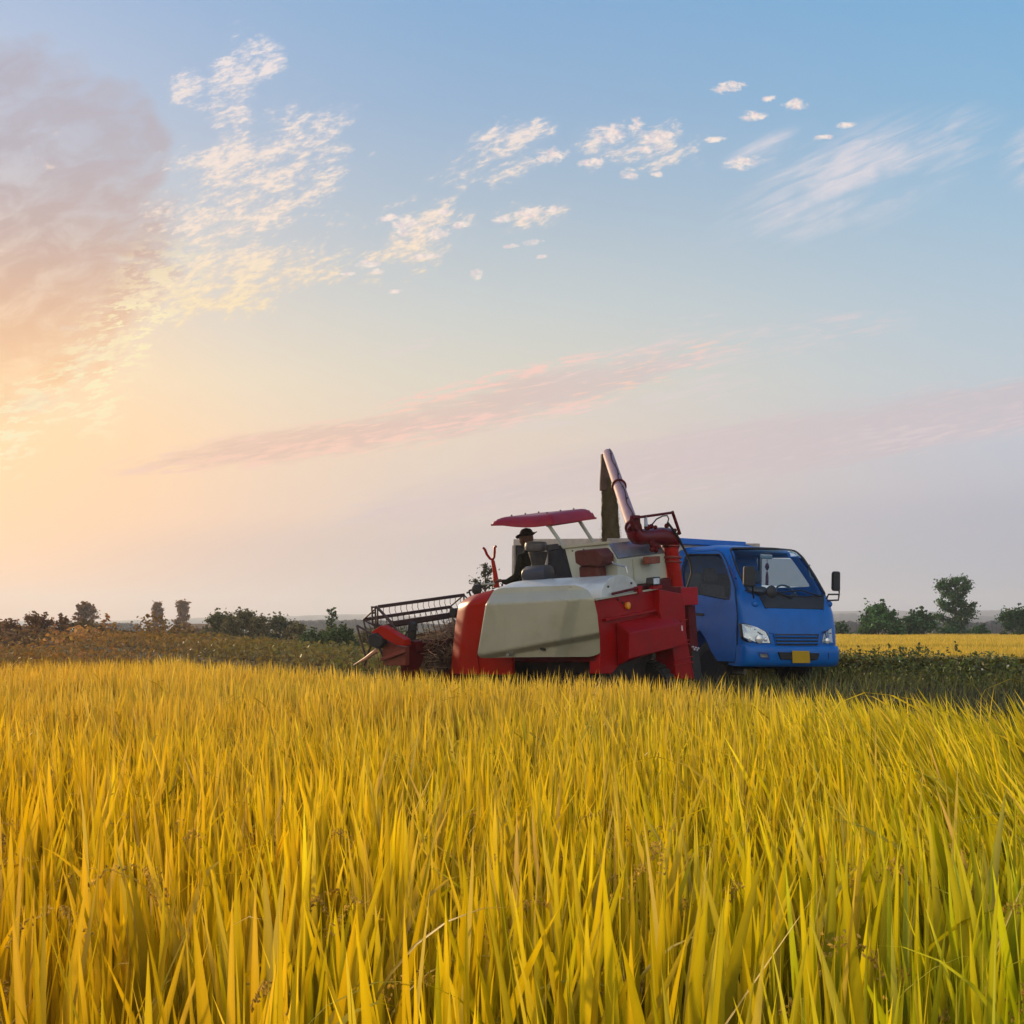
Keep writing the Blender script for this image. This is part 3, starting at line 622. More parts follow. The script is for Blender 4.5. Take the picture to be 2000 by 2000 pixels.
# ---------------------------------------------------------------- scrub between the rice and the bushes, hedge by the road
def scrub():
    n = 30000; u = rng.random(n); Yv = 17.5 * (62 / 17.5) ** u; px = rng.uniform(-350, 960, n); Xv = (px - 1000) / F * Yv
    z = terr(Xv, Yv); hmax = .30 + .20 * sm((Yv - 20) / 25) + .08 * lown(Xv, Yv, .9, 4)
    hh = hmax * rng.random(n) ** .6
    P = np.stack([Xv, Yv, z + hh], 1)
    lf = sm((px - 100) / 600)[:, None]; c = ccol(n, (1, 1, 1), .3) * (np.array((.34, .165, .025)) * (1 - lf) + np.array((.22, .18, .035)) * lf); g_ = lown(Xv, Yv, .5, 7)[:, None]; c = c * (1 - .25 * g_) * np.array((1, 1, 1)) + np.array((.0, .018, 0)) * (g_ > .2)
    a = leaves(P, .05 + .0009 * Yv, c, asp=2.6)
    m = 16000; Yb = 17 * (50 / 17) ** rng.random(m); Xb = (rng.uniform(-350, 960, m) - 1000) / F * Yb; zb = terr(Xb, Yb)
    L = (.3 + .15 * sm((Yb - 20) / 25)) * rng.uniform(.5, 1.2, m)
    cc = ccol(m, (.19, .125, .03), .3)
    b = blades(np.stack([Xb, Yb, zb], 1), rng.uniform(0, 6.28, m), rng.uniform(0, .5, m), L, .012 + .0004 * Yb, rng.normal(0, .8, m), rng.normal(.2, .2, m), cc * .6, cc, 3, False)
    cl, cc_ = [], []
    for i in range(330):
        Yc = rng.uniform(50, 135); pc = rng.uniform(-300, 930); xc = (pc - 1000) / F * Yc; r_ = rng.uniform(.4, 1.5); hc = rng.uniform(.4, 1.0) * (1.5 if rng.random() < .12 else 1); nn = int(150 * r_)
        if 325 < pc < 420 and Yc > 90: hc *= .5
        dd = rng.normal(0, .45, (nn, 3)); pz = hc * rng.random(nn) ** .6
        cl.append(np.stack([xc + dd[:, 0] * r_, Yc + dd[:, 1] * r_, terr(xc, Yc) + pz * (1 - .5 * np.abs(dd[:, 0]))], 1)); f1 = float(sm((pc - 100) / 600))
        base_c = (np.array((.24, .12, .028)) * (1 - f1) + np.array((.15, .13, .035)) * f1) * math.exp(rng.normal(0, .3)); cc_.append(ccol(nn, base_c, .2))
    e_ = leaves(np.concatenate(cl), .10, np.concatenate(cc_), asp=1.8)
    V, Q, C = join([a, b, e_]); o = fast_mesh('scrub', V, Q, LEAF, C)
    tag(o, 'brown and olive scrub between the rice and the bushes on the left', 'scrub', kind='stuff')
    # road hedge
    n = 46000; s = rng.uniform(-22, 7, n); s2 = s; d = 2.75 + rng.normal(0, .58, n) + .2 * np.sin(s * 2.1)
    Xv = RC[0] + d * RR[0] - s * RR[1]; Yv = RC[1] + d * RR[1] + s * RR[0]; z = terr(Xv, Yv)
    top = .62 + .12 * np.sin(s * 2.3) * np.sin(s * .9 + 1) + .06 * np.sin(s * 5.1 + np.sin(s * 3))
    hh = top * rng.random(n) ** .6 * np.exp(-((d - 3.1) / 1.15) ** 2)
    P = np.stack([Xv, Yv, z + hh + .03], 1)
    a = leaves(P, np.full(n, .030), ccol(n, (.115, .135, .032), .35), asp=1.8)
    m = 9000; s = rng.uniform(-22, 7, m); d = rng.uniform(1.7, 4.2, m); Xb = RC[0] + d * RR[0] - s * RR[1]; Yb = RC[1] + d * RR[1] + s * RR[0]
    cc = ccol(m, (.13, .145, .032), .3)
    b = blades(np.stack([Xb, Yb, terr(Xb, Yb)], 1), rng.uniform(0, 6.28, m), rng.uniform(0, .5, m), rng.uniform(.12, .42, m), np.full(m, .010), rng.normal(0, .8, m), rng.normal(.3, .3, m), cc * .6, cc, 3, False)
    fl = 46; s = rng.uniform(-9, 3, fl); d = rng.uniform(2.0, 2.8, fl); F3 = np.stack([RC[0] + d * RR[0] - s * RR[1], RC[1] + d * RR[1] + s * RR[0], .45 + rng.uniform(.1, .5, fl)], 1)
    f = leaves(F3, np.full(fl, .022), np.tile((.55, .58, .55), (fl, 1)), asp=1.2)
    sv, sq, sc_ = [], [], []
    for i in range(85):
        s0 = rng.uniform(-13, 4); d0 = 3.0 + rng.normal(0, .3); bx = RC[0] + d0 * RR[0] - s0 * RR[1]; by = RC[1] + d0 * RR[1] + s0 * RR[0]; bz = float(terr(bx, by)) + .2
        Hh = rng.uniform(.35, .62); ln = rng.normal(0, .12, 2); nn = 26; q = rng.random(nn) ** .7
        Pq = np.stack([bx + ln[0] * q, by + ln[1] * q, bz + Hh * q], 1) + rng.normal(0, .045, (nn, 3)) * (1.15 - q[:, None])
        sv.append(leaves(Pq, np.full(nn, .030), ccol(nn, (.10, .115, .03), .3), asp=1.7))
        sv.append(blades(np.array([[bx, by, bz - .1]]), np.array([math.atan2(ln[1], ln[0])]), np.array([np.hypot(*ln) / Hh]), np.array([Hh + .12]), np.array([.012]), np.array([0.]), np.array([0.]), np.array([[.03, .03, .012]]), np.array([[.04, .04, .015]]), 3, False))
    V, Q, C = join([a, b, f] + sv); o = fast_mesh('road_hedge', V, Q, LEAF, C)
    tag(o, 'dark low weeds along the road right of the blue truck', 'hedge', kind='stuff')
    # grass on the near bank of the road, around the machines
    m = 42000; Yb = rng.uniform(6, 24, m); Xb = rng.uniform(-4, 10, m); k = Yb > edge_y(Xb, Yb) + .1; Xb, Yb = Xb[k], Yb[k]; dd = (Xb - RC[0]) * RR[0] + (Yb - RC[1]) * RR[1]
    k = (np.abs(dd + 0) > 1.9) | (rng.random(len(dd)) < .45); Xb, Yb = Xb[k], Yb[k]; m = len(Xb); cc = ccol(m, (.14, .14, .032), .3)
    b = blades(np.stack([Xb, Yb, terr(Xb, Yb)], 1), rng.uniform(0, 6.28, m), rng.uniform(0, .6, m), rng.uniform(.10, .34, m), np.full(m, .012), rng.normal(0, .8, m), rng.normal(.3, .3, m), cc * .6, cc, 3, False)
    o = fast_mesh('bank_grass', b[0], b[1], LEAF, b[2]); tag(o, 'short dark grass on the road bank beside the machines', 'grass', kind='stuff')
scrub()

# ---------------------------------------------------------------- farmhouse
def farmhouse():
    Y = 150; A = at(338, 1250, Y); B = at(372, 1250, Y); G = 0.0
    t = thing('farmhouse', 'small low farmhouse with a gabled tile roof among the trees on the left', 'house', (A[0] + 1, Y, G))
    w = B[0] - A[0]; zt = at(0, 1237, Y)[2]; za = at(0, 1221, Y)[2]; Ln = 3.9
    sh = np.array((3.4, 2.5, 0))
    P = [(A[0], Y, G), (B[0], Y, G), (B[0], Y, zt), ((A[0] + B[0]) / 2, Y, za), (A[0], Y, zt)]
    MB().prism(P, sh).obj('wall', mat('farm_plaster', (.42, .28, .19), .9, vary=.2, scale=.8), t)
    r = MB(); mid = np.array(((A[0] + B[0]) / 2, Y - .25, za + .06)); e = np.array((0, 0, .10))
    for q in (np.array((A[0] - .35, Y - .25, zt - .18)), np.array((B[0] + .35, Y - .25, zt - .18))):
        r.prism([mid, q, q + e, mid + e], sh * 1.12)
    r.obj('roof', mat('roof_tile', (.16, .065, .04), .85, vary=.3, scale=3, bump=.4), t)
    MB().prism([(B[0] + .02, Y + .1, 0), (B[0] + 3.2, Y + 2.2, 0), (B[0] + 3.2, Y + 2.2, 1.9), (B[0] + .02, Y + .1, 1.9)], (-.8, 1.2, 0)).obj('side_room', mat('farm_plaster', (.3, .22, .16)), t)
    MB().prism([(A[0] + .6, Y - .02, .9), (A[0] + 1.3, Y - .02, .9), (A[0] + 1.3, Y - .02, 1.5), (A[0] + .6, Y - .02, 1.5)], (0, -.03, 0)).obj('window', mat('dark_pane', (.02, .02, .02), .3), t)
farmhouse()

# ---------------------------------------------------------------- distant woods and hills
def ridge(name, label, cat, Y, prof, amp, leafy, col, depth, kind, seed=0):
    r = np.random.default_rng(seed); pxs = np.linspace(prof[0][0], prof[-1][0], 420 if leafy else 160)
    tops = np.interp(pxs, [p[0] for p in prof], [p[1] for p in prof]) + amp * (np.sin(pxs * .11 + seed) * .5 + np.sin(pxs * .37) * .3) + (r.normal(0, amp * .45, len(pxs)) if leafy else 0)
    rows = [(0.0, -0.4), (.02, .55), (.10, .85), (.25, 1.0), (.6, .97), (1.0, -.4)]
    V = []
    for q, hfr in rows:
        Yq = Y + depth * q
        for p, tp in zip(pxs, tops):
            H = EYE[2] + (HZ - tp) / F * Y
            V.append(((p - 1000) / F * Yq, Yq + r.normal(0, depth * .02), H * max(hfr, 0) - (.5 if hfr < 0 else 0) + (r.normal(0, H * .05) if 0 < hfr < 1 else 0)))
    n = len(pxs); i = np.arange(len(rows) * n).reshape(len(rows), n)
    Q = np.stack([i[:-1, :-1], i[:-1, 1:], i[1:, 1:], i[1:, :-1]], -1).reshape(-1, 4)
    o = fast_mesh(name, V, Q, mat(name + '_cover', col, .95, vary=.35, scale=.08), smooth=not leafy)
    if kind == 'structure': tag(o, kind='structure')
    else: tag(o, label, cat, kind='stuff')
ridge('distant_wood', 'long dark wood on the skyline left of the farmhouse', 'wood', 420, [(150, 1232), (180, 1219), (210, 1216.5), (272, 1218), (280, 1232)], 1.2, True, (.030, .032, .024), 30, 'stuff', 3)
ridge('distant_wood', 'long dark wood on the skyline between the thicket and the reel', 'wood', 460, [(545, 1213), (600, 1211), (700, 1210), (780, 1213), (870, 1220), (1000, 1222)], 1.2, True, (.028, .034, .028), 30, 'stuff', 4)
ridge('distant_wood', 'low belt of far trees behind the bushes on the right', 'wood', 330, [(1560, 1213), (1700, 1214), (1850, 1216), (2000, 1212), (2200, 1214)], 2.4, True, (.026, .036, .028), 40, 'stuff', 5)
ridge('hills', '', '', 1150, [(1300, 1214), (1500, 1206), (1640, 1197), (1665, 1196), (1700, 1203), (1800, 1204), (1880, 1200), (1950, 1203), (2100, 1198), (2300, 1206)], 1.2, False, (.05, .06, .05), 300, 'structure', 6)
ridge('hills', '', '', 1900, [(-300, 1216), (0, 1212), (200, 1212), (330, 1209), (400, 1205), (520, 1203), (640, 1199), (700, 1198), (850, 1204), (1000, 1206), (1300, 1206), (1500, 1196), (1700, 1190), (1850, 1193), (2000, 1188), (2200, 1193)], 1.0, False, (.05, .06, .06), 400, 'structure', 7)
# haze
hz = MB().hexa([(-2700, -70, -1.5), (2700, -70, -1.5), (2700, 3000, -1.5), (-2700, 3000, -1.5), (-2700, -70, 75), (2700, -70, 75), (2700, 3000, 75), (-2700, 3000, 75)])
hm = bpy.data.materials.new('thin_haze'); hm.use_nodes = True; hm.node_tree.nodes.clear()
_o = hm.node_tree.nodes.new('ShaderNodeOutputMaterial'); _v = hm.node_tree.nodes.new('ShaderNodeVolumePrincipled')
_v.inputs['Color'].default_value = (.82, .90, 1.0, 1); _v.inputs['Density'].default_value = HAZE = 0.00050; _v.inputs['Anisotropy'].default_value = 0.30
hm.node_tree.links.new(_v.outputs[0], _o.inputs['Volume'])
tag(hz.obj('haze', hm), 'thin pale evening haze over the fields', 'haze', kind='stuff')
# ================================================================ combine harvester
KH = 1.05
_y, _p = math.radians(38), math.radians(1.2)
_h = np.array((-math.cos(_y) * math.cos(_p), math.sin(_y) * math.cos(_p), -math.sin(_p)))
_r6 = math.radians(6.2)
_l = np.array((math.sin(_y) * math.cos(_r6), math.cos(_y) * math.cos(_r6), math.sin(_r6)))
_u = np.cross(_l, _h); _u /= np.linalg.norm(_u); _l = np.cross(_h, _u)
HF = Frame((0.0635 * 16.8, 16.8, 0.30), _h, _l, _u)      # t forward, w away from the camera, u up
def hp(px, py, ax, val): return HF.px(px, py, ax, val)
RED = mat('harvester_red', (.30, .0012, .0014), .46, vary=.12, scale=4, dirt=(.13, .006, .004), dirt_amt=.3, spec=.17)
ORR = mat('cover_orange_red', (.36, .012, .003), .42, vary=.08, scale=3, dirt=(.24, .03, .01), dirt_amt=.35, spec=.14)
DRED = mat('dark_red', (.10, .003, .004), .55, spec=.15, vary=.2, scale=6, dirt=(.06, .03, .02), dirt_amt=.5)
WHT = mat('harvester_white', (.40, .39, .285), .45, vary=.04, scale=2.2, dirt=(.24, .21, .13), dirt_amt=.40, spec=.3)
HOODM = mat('hood_white', (.58, .62, .60), .38, vary=.05, scale=4, dirt=(.24, .23, .20), dirt_amt=.45)
STEEL = mat('tank_steel', (.38, .42, .48), .35, metal=.75, vary=.12, scale=5, dirt=(.3, .32, .32), dirt_amt=.3)
BLK = mat('black_rubber', (.018, .018, .018), .8, vary=.25, scale=10, dirt=(.07, .05, .03), dirt_amt=.4)
DKM = mat('dark_steel', (.045, .038, .036), .55, vary=.3, scale=10, metal=.3)
PLB = mat('brown_plastic', (.085, .018, .014), .55, spec=.25, vary=.15, scale=6, dirt=(.12, .08, .06), dirt_amt=.3)
GRY = mat('grey_plastic', (.030, .030, .034), .55, spec=.25, vary=.2, scale=7, dirt=(.12, .11, .10), dirt_amt=.5)
PAUG = mat('auger_rose_paint', (.31, .19, .23), .62, vary=.08, scale=5, dirt=(.22, .12, .13), dirt_amt=.4, spec=.2)
REELM = mat('reel_steel', (.055, .028, .022), .6, vary=.3, scale=8)
CRM = mat('bare_steel', (.55, .55, .56), .3, metal=.9)
HV = thing('combine_harvester', 'red and off white combine harvester with raised unloading tube', 'harvester', HF(1.1, 1.1, -.15))

def relief(Lp, Rp, depth, axis, ns, nv):
    """surface whose outline follows Lp (v,px,py) and Rp, lying at depth(px,py,s,v) along a frame axis"""
    def fn(s, v):
        a, b = interp(Lp, v), interp(Rp, v); px, py = a[0] + (b[0] - a[0]) * s, a[1] + (b[1] - a[1]) * s
        return HF.px(px, py, axis, depth(px, py, s, v))
    return MB().grid(fn, ns, nv)
# --- big pale side panel with its raised facet
def dpanel(px, py, s, v):
    m = 1 / 155
    yt = 1181 - (px - 950) * .055; dt = max(0, yt - py) * m
    xr = 1106 - (py - 1175) * .22; dr = max(0, px - xr) * m
    yb = 1277 - max(0, px - 948) * .19; db = max(0, py - yb) * m
    dl = max(0, 950 - (py - 1181) * .17 + 3 - px) * m
    w = -.36 + 1.1 * min(dt, .12) + .6 * dt + 1.05 * min(dr, .17) + .55 * max(0, dr - .17) + 1.1 * min(db, .07) + .15 * db + 1.6 * dl
    return w
Lp = [(0, 945, 1284), (.02, 937, 1282.5), (.06, 934, 1277), (.65, 950, 1181), (.88, 964, 1155), (.97, 976, 1150), (1, 986, 1148.5)]
Rp = [(0, 1150, 1282), (.02, 1160, 1280.5), (.06, 1172, 1275), (.25, 1171, 1243), (.55, 1166.5, 1200), (.75, 1160, 1171), (.87, 1149, 1155), (.95, 1138, 1148), (1, 1122, 1143.5)]
relief(Lp, Rp, dpanel, 1, 76, 60).obj('side_panel', WHT, HV, smooth=True, solid=.02, sharp=60)
sp = bpy.data.objects['side_panel']
b = MB(); c = HF.hit(1014, 1275, 1, -.15); b.tube([HF(c[0], -.22, c[2]), HF(c[0], -.40, c[2])], .022, 12); b.obj('panel_lock', CRM, HV, bev=.003)
b = MB(); b.prism([hp(x, y, 1, -.32) for x, y in ((1054, 1265), (1061, 1266), (1063, 1271), (1056, 1270))], HF.vec(0, .05, 0)); b.obj('panel_catch', BLK, HV)
# --- front cover, orange red
Lf = [(0, 882, 1316), (.15, 884, 1288), (.55, 890, 1229), (.80, 896, 1190), (.88, 900, 1180), (.95, 909, 1171.5), (1, 922, 1164.5)]
Rf = [(0, 938, 1316), (.12, 934, 1290), (.2, 932.5, 1276), (.80, 949, 1181), (.95, 961, 1158), (1, 965, 1153)]
def dfront(px, py, s, v): return -.03 + .55 * max(0, .42 - s) ** 2 * 2.2 + max(0, v - .86) * .9
relief(Lf, Rf, dfront, 1, 26, 30).obj('front_cover', ORR, HV, smooth=True, solid=.025, sharp=50)
MB().prism([hp(x, y, 1, -.01) for x, y in ((905, 1318), (934, 1281), (1000, 1284.5), (1000, 1318))], HF.vec(0, .06, 0)).obj('sill', ORR, HV, bev=.006)
# body core: dark chassis and engine bay
ub = HF.hit(1090, 1296, 1, .1)[2]; ut = HF.hit(1050, 1156, 1, .15)[2]; tf = HF.hit(893, 1230, 1, .25)[0]
core = MB().hexa([HF(.06, .16, ub), HF(tf - .05, .22, ub), HF(tf - .05, 2.15, ub), HF(.06, 2.15, ub), HF(.06, .16, ut - .16), HF(tf - .35, .16, ut - .16), HF(tf - .35, 2.15, ut), HF(.06, 2.15, ut)])
core.obj('chassis', DRED, HV, bev=.02)
# --- rounded engine hood along the top
a0, a1, at_ = HF.hit(1176, 1168, 0, 0), HF.hit(1251, 1147, 0, 0), HF.hit(1214, 1122.5, 0, 0)
wl, wr = a0[1], a1[1]; ubase = (a0[2] + a1[2]) / 2; hh_ = at_[2] - ubase
th_ = HF.hit(976, 1136, 1, (wl + wr) / 2)[0]
hd = MB(); NA = 22; rows = [(0.025, 1.0), (.031, 1.0), (th_ - .45, 1.0), (th_ - .28, .95), (th_ - .12, .82), (th_, .55)]
V = []; Fc = []
for t_, k in rows:
    for i in range(NA + 1):
        a = math.pi * i / NA; V.append(HF(t_, (wl + wr) / 2 - math.cos(a) * (wr - wl) / 2, ubase - .10 + (hh_ + .10) * max(0, math.sin(a)) ** .8 * k - (.32 if i in (0, NA) else 0)))
n = NA + 1
for r in range(len(rows) - 1): Fc += [[r * n + i, r * n + i + 1, (r + 1) * n + i + 1, (r + 1) * n + i] for i in range(NA)] + [[r * n, (r + 1) * n, (r + 1) * n + NA, r * n + NA]]
Fc += [list(range(n))[::-1], [(len(rows) - 1) * n + i for i in range(n)]]
hood = mesh_obj('engine_hood', V, Fc, HOODM, HV, smooth=True, sharp=40, bev=.008)
for q in (.25, .75):
    a = math.pi * q; MB().ball(HF(.02, (wl + wr) / 2 - math.cos(a) * (wr - wl) * .42, ubase - .1 + (hh_ + .1) * .86 * math.sin(a)), .016, 8, 6).obj('hood_bolt', DKM, HV)
# --- grain tank
wt = 1.0
c_ft = HF.hit(1103, 1071, 1, wt); c_rc = HF.hit(1205, 1093, 1, wt); c_ru = HF.hit(1186, 1065, 1, wt)
tr = c_rc[0]; wfar = HF.hit(1299, 1085, 0, tr)[1]; ubt = HF.hit(1150, 1150, 1, wt)[2]
bm = bmesh.new()
for P in ((c_ft[0], wt, c_ft[2]), (c_ru[0], wt, c_ft[2] + .02), (tr, wt, c_rc[2]), (tr, wt, ubt), (c_ft[0] - .12, wt, ubt), (c_ft[0], wfar, c_ft[2]), (c_ru[0], wfar, c_ft[2] + .02), (tr, wfar, c_rc[2]), (tr, wfar, ubt), (c_ft[0] - .12, wfar, ubt)):
    bm.verts.new(HF(*P))
bmesh.ops.convex_hull(bm, input=bm.verts); bmesh.ops.dissolve_limit(bm, angle_limit=.02, verts=bm.verts, edges=bm.edges)
bm.verts.index_update()
Vt = [v.co[:] for v in bm.verts]; Ft = [[v.index for v in f.verts] for f in bm.faces]; bm.free()
tank = mesh_obj('grain_tank', Vt, Ft, mat('tank_pale_paint', (.46, .48, .39), .45, vary=.05, scale=3, dirt=(.27, .26, .20), dirt_amt=.45, spec=.3), HV, bev=.008)
tank_t = c_ft[0]
sl = MB().prism([HF(tr - .006, wt + .02, c_rc[2] + .012), HF(tr - .006, wfar - .02, c_rc[2] + .012), HF(c_ru[0] - .004, wfar - .02, c_ft[2] + .012), HF(c_ru[0] - .004, wt + .02, c_ft[2] + .012)], HF.vec(-.006, 0, .010)); sl.obj('sloping_sheet', STEEL, HV)
MB().bar(HF(c_ft[0] + .02, wt - .01, c_ft[2] + .02), HF(c_ru[0] - .05, wt - .01, c_ft[2] + .035), HF.vec(0, .02, 0), HF.vec(0, 0, .018)).obj('tank_rim', WHT, HV, bev=.004)
MB().bar(HF(tr - .008, wt + .38, ubt), HF(tr - .008, wt + .38, c_rc[2] - .02), HF.vec(0, .012, 0), HF.vec(.006, 0, 0)).obj('tank_seam', WHT, HV, bev=.003)
pth = [(1191, 1086), (1192, 1092), (1198, 1101), (1212, 1105), (1222, 1107), (1224, 1113), (1225, 1119)]
MB().tube([hp(x, y, 1, wt - .06) for x, y in pth], .011, 7).obj('fuel_pipe', CRM, HV, smooth=True)
MB().tube([hp(1191, 1086, 1, wt - .08), hp(1191, 1086, 1, wt + .02)], .03, 12).obj('pipe_grommet', BLK, HV)
for x, y in ((1104, 1077), (1118, 1076), (1140, 1073), (1176, 1072)): MB().ball(hp(x, y, 1, wt - .004), .011, 6, 5).obj('bolt', DKM, HV)
# --- exhaust box on the tank
MB().prism([hp(x, y, 1, wt - .30) for x, y in ((1121, 1077), (1128, 1075), (1166, 1072), (1177, 1085), (1176, 1102), (1169, 1107), (1150, 1105), (1133, 1106), (1123, 1100))], HF.vec(0, .28, 0)).obj('air_intake_box', PLB, HV, bev=.02)
MB().prism([hp(x, y, 1, wt - .24) for x, y in ((1129, 1106), (1150, 1105), (1168, 1106), (1170, 1130), (1131, 1130))], HF.vec(0, .2, 0)).obj('intake_duct', PLB, HV, bev=.03)
# --- engine breather and drum in front of the tank
def lathe_u(px, y_r, ax, val, n=20):
    mb = MB(); P = []; R = []
    for y, r in y_r: P.append(hp(px, y, ax, val)); R.append(r)
    base = P[0]; mb.tube(P, R, n); return mb
lathe_u(1051, [(1112, .12), (1108, .12), (1104, .095), (1100, .095), (1080, .135), (1078, .135)], 1, 1.05).obj('air_precleaner', GRY, HV, smooth=True, sharp=30)
lathe_u(1047, [(1076, .12), (1074, .155), (1068, .16), (1064, .155), (1060, .15), (1058, .11)], 1, 1.05).obj('precleaner_cap', mat('clouded_plastic', (.075, .07, .07), .4, spec=.3, vary=.2, scale=9), HV, smooth=True, sharp=40)
MB().prism([hp(x, y, 1, .98) for x, y in ((1066, 1064), (1078, 1063), (1079, 1074), (1067, 1078))], HF.vec(0, .16, 0)).obj('intake_mouth', GRY, HV, bev=.01)
dc = HF.hit(1054, 1122, 1, .85); MB().tube([HF(dc[0] - .18, .85, dc[2]), HF(dc[0] - .16, .85, dc[2]), HF(dc[0] + .2, .85, dc[2]), HF(dc[0] + .24, .85, dc[2])], [.08, .125, .125, .10], 20).obj('filter_drum', mat('blue_grey_drum', (.045, .05, .065), .45, vary=.1, spec=.3), HV, smooth=True, sharp=40)
MB().bar(hp(1068, 1131, 1, 1.1), hp(1075, 1116, 1, 1.1), HF.vec(.06, 0, 0), HF.vec(0, .06, 0)).obj('filter_bracket', DKM, HV)
# --- sun roof
un = HF.hit(1075, 1022, 1, .92)[2]; r0 = HF.hit(1079, 1020, 1, .92)[0]; r1 = HF.hit(958, 1015, 1, .92)[0]; rw = HF.hit(1165, 1008, 0, r0)[1]
def roof_f(s, v, top):
    t_ = r0 + (r1 - r0) * v; w_ = .92 + (rw - .92) * s
    e = min(s, 1 - s) * (rw - .92); f = min(v, 1 - v) * (r1 - r0); k = min(1, min(e, f) / .13)
    base = un + .035 * s + .0 + .060 * v
    dome = .135 * (1 - (1 - k) ** 2.2) * (1 - .45 * v)
    near = -.030 * math.sin(math.pi * min(1, v * 1.25)) * (1 - s) ** 4
    rib = .006 * (abs(((s * 3.0) % 1) - .5) < .42) * (1 if k >= 1 else 0)
    return HF(t_, w_, base + near + (dome + rib if top else -.025 * (1 - k)))
rf = MB(); rf.grid(lambda s, v: roof_f(s, v, True), 30, 30); rf.grid(lambda s, v: roof_f(s, v, False), 30, 30)
k0 = 31 * 31
per = [i for i in range(31)] + [j * 31 + 30 for j in range(1, 31)] + [30 * 31 + i for i in range(29, -1, -1)] + [j * 31 for j in range(29, 0, -1)]
rf.F += [[per[i], per[(i + 1) % len(per)], per[(i + 1) % len(per)] + k0, per[i] + k0] for i in range(len(per))]
ROOFM = mat('roof_crimson', (.26, .005, .012), .40, vary=.1, scale=5, dirt=(.28, .06, .07), dirt_amt=.35, spec=.35)
roof = rf.obj('sun_roof', ROOFM, HV, smooth=True, sharp=50)
for s in (.2, .5, .8):
    for v in (.22, .8): MB().ball(np.array(roof_f(s, v, True)) + (0, 0, .008), .014, 7, 5).obj('roof_bolt', DKM, roof)
POSTM = mat('post_grey_green', (.36, .37, .31), .5, vary=.1)
pt1, pb1 = hp(1069, 1022, 1, .97), hp(1104, 1072, 1, 1.0); tb = HF.hit(1104, 1072, 1, 1.0)[0]; tt_ = HF.hit(1069, 1022, 1, .97)[0]
pb2, pt2 = hp(1161, 1063, 0, tb), hp(1129, 1013, 0, tt_)
for a, b in ((pt1, pb1), (pt2, pb2)): MB().bar(a, b, HF.vec(.024, 0, .0), HF.vec(0, .02, .0)).obj('roof_post', POSTM, HV, bev=.004)
MB().bar(pt1 + (0, 0, -.03), pt2 + (0, 0, -.03), HF.vec(.02, 0, 0), HF.vec(0, 0, .018)).obj('roof_crossbar', DRED, HV)
# platform, seat, console in front of the tank (mostly hidden by the hood)
MB().hexa([HF(1.25, 1.0, ut), HF(2.2, 1.0, ut), HF(2.2, 2.1, ut), HF(1.25, 2.1, ut), HF(1.25, 1.0, ut + .05), HF(2.2, 1.0, ut + .05), HF(2.2, 2.1, ut + .05), HF(1.25, 2.1, ut + .05)]).obj('platform', DKM, HV)
# --- auger rest, lever, round lamp at the front
M_ = 1.35
MB().tube([hp(970, 1148, 1, M_), hp(967, 1120, 1, M_), hp(962.5, 1095, 1, M_)], [.060, .045, .036], 4).obj('auger_rest_post', ORR, HV, bev=.004)
MB().tube([hp(x, y, 1, M_) for x, y in ((944, 1070), (947, 1073), (951, 1083), (957, 1091), (962, 1094), (965, 1088), (966, 1078), (966, 1069), (969, 1067))], .02, 6).obj('auger_rest_fork', RED, HV, smooth=True, sharp=50)
MB().tube([hp(941, 1141.5, 1, 1.2), hp(966, 1140, 1, 1.2)], .016, 6).obj('rail', POSTM, HV)
MB().ball(hp(931, 1151.5, 1, .9), .075, 18, 12).obj('round_lamp', BLK, HV, smooth=True)
MB().tube([hp(931, 1158, 1, .9), hp(928, 1166, 1, .9)], .02, 6).obj('lamp_stalk', BLK, HV)
for k_, (x0, y0, x1, y1) in enumerate(((912, 1158, 920, 1165), (916, 1154, 928, 1154))): MB().tube([hp(x0, y0, 1, .9), hp((x0 + x1) / 2, y0 - 2, 1, .9), hp(x1, y1, 1, .9)], .014, 6).obj('hose', BLK, HV, smooth=True)

# --- red rear body
t0 = 0.0
MB().prism([hp(x, y, 0, t0) for x, y in ((1162, 1171.5), (1282, 1150.5), (1290, 1235), (1318, 1256), (1262, 1273), (1229, 1285), (1210, 1298), (1196, 1316), (1171, 1316), (1172, 1270), (1168, 1215))], HF.vec(.16, 0, 0)).obj('rear_panel', RED, HV, bev=.012)
MB().bar(hp(1180, 1211, 0, -.03), hp(1281, 1192, 0, -.03), HF.vec(.03, 0, 0), HF.vec(0, 0, .014)).obj('rear_rail', RED, HV, bev=.004)
MB().bar(hp(1161, 1171.5, 0, -.015), hp(1282, 1150, 0, -.015), HF.vec(.03, 0, 0), HF.vec(0, 0, .010)).obj('rear_flange', WHT, HV, bev=.003)
PINKM = RED
tb_, tk = -.24, -.012
gb = [hp(1230, 1236, 0, tb_), hp(1331, 1218, 0, tb_), hp(1304, 1197, 0, tk), hp(1203, 1216, 0, tk), hp(1229, 1287, 0, tb_), hp(1341, 1259, 0, tb_), hp(1316, 1262, 0, tk), hp(1207, 1300, 0, tk)]
MB().hexa([gb[4], gb[5], gb[6], gb[7], gb[0], gb[1], gb[2], gb[3]]).obj('belt_guard', RED, HV, bev=.010)
rw_ = MB().prism([hp(x, y, 0, tb_ - .004) for x, y in ((1331, 1222), (1333, 1222), (1334, 1232), (1332, 1232))], HF.vec(.004, 0, 0)); rw_.obj('reflector_strip', mat('pale_tape', (.7, .68, .62), .4), HV)
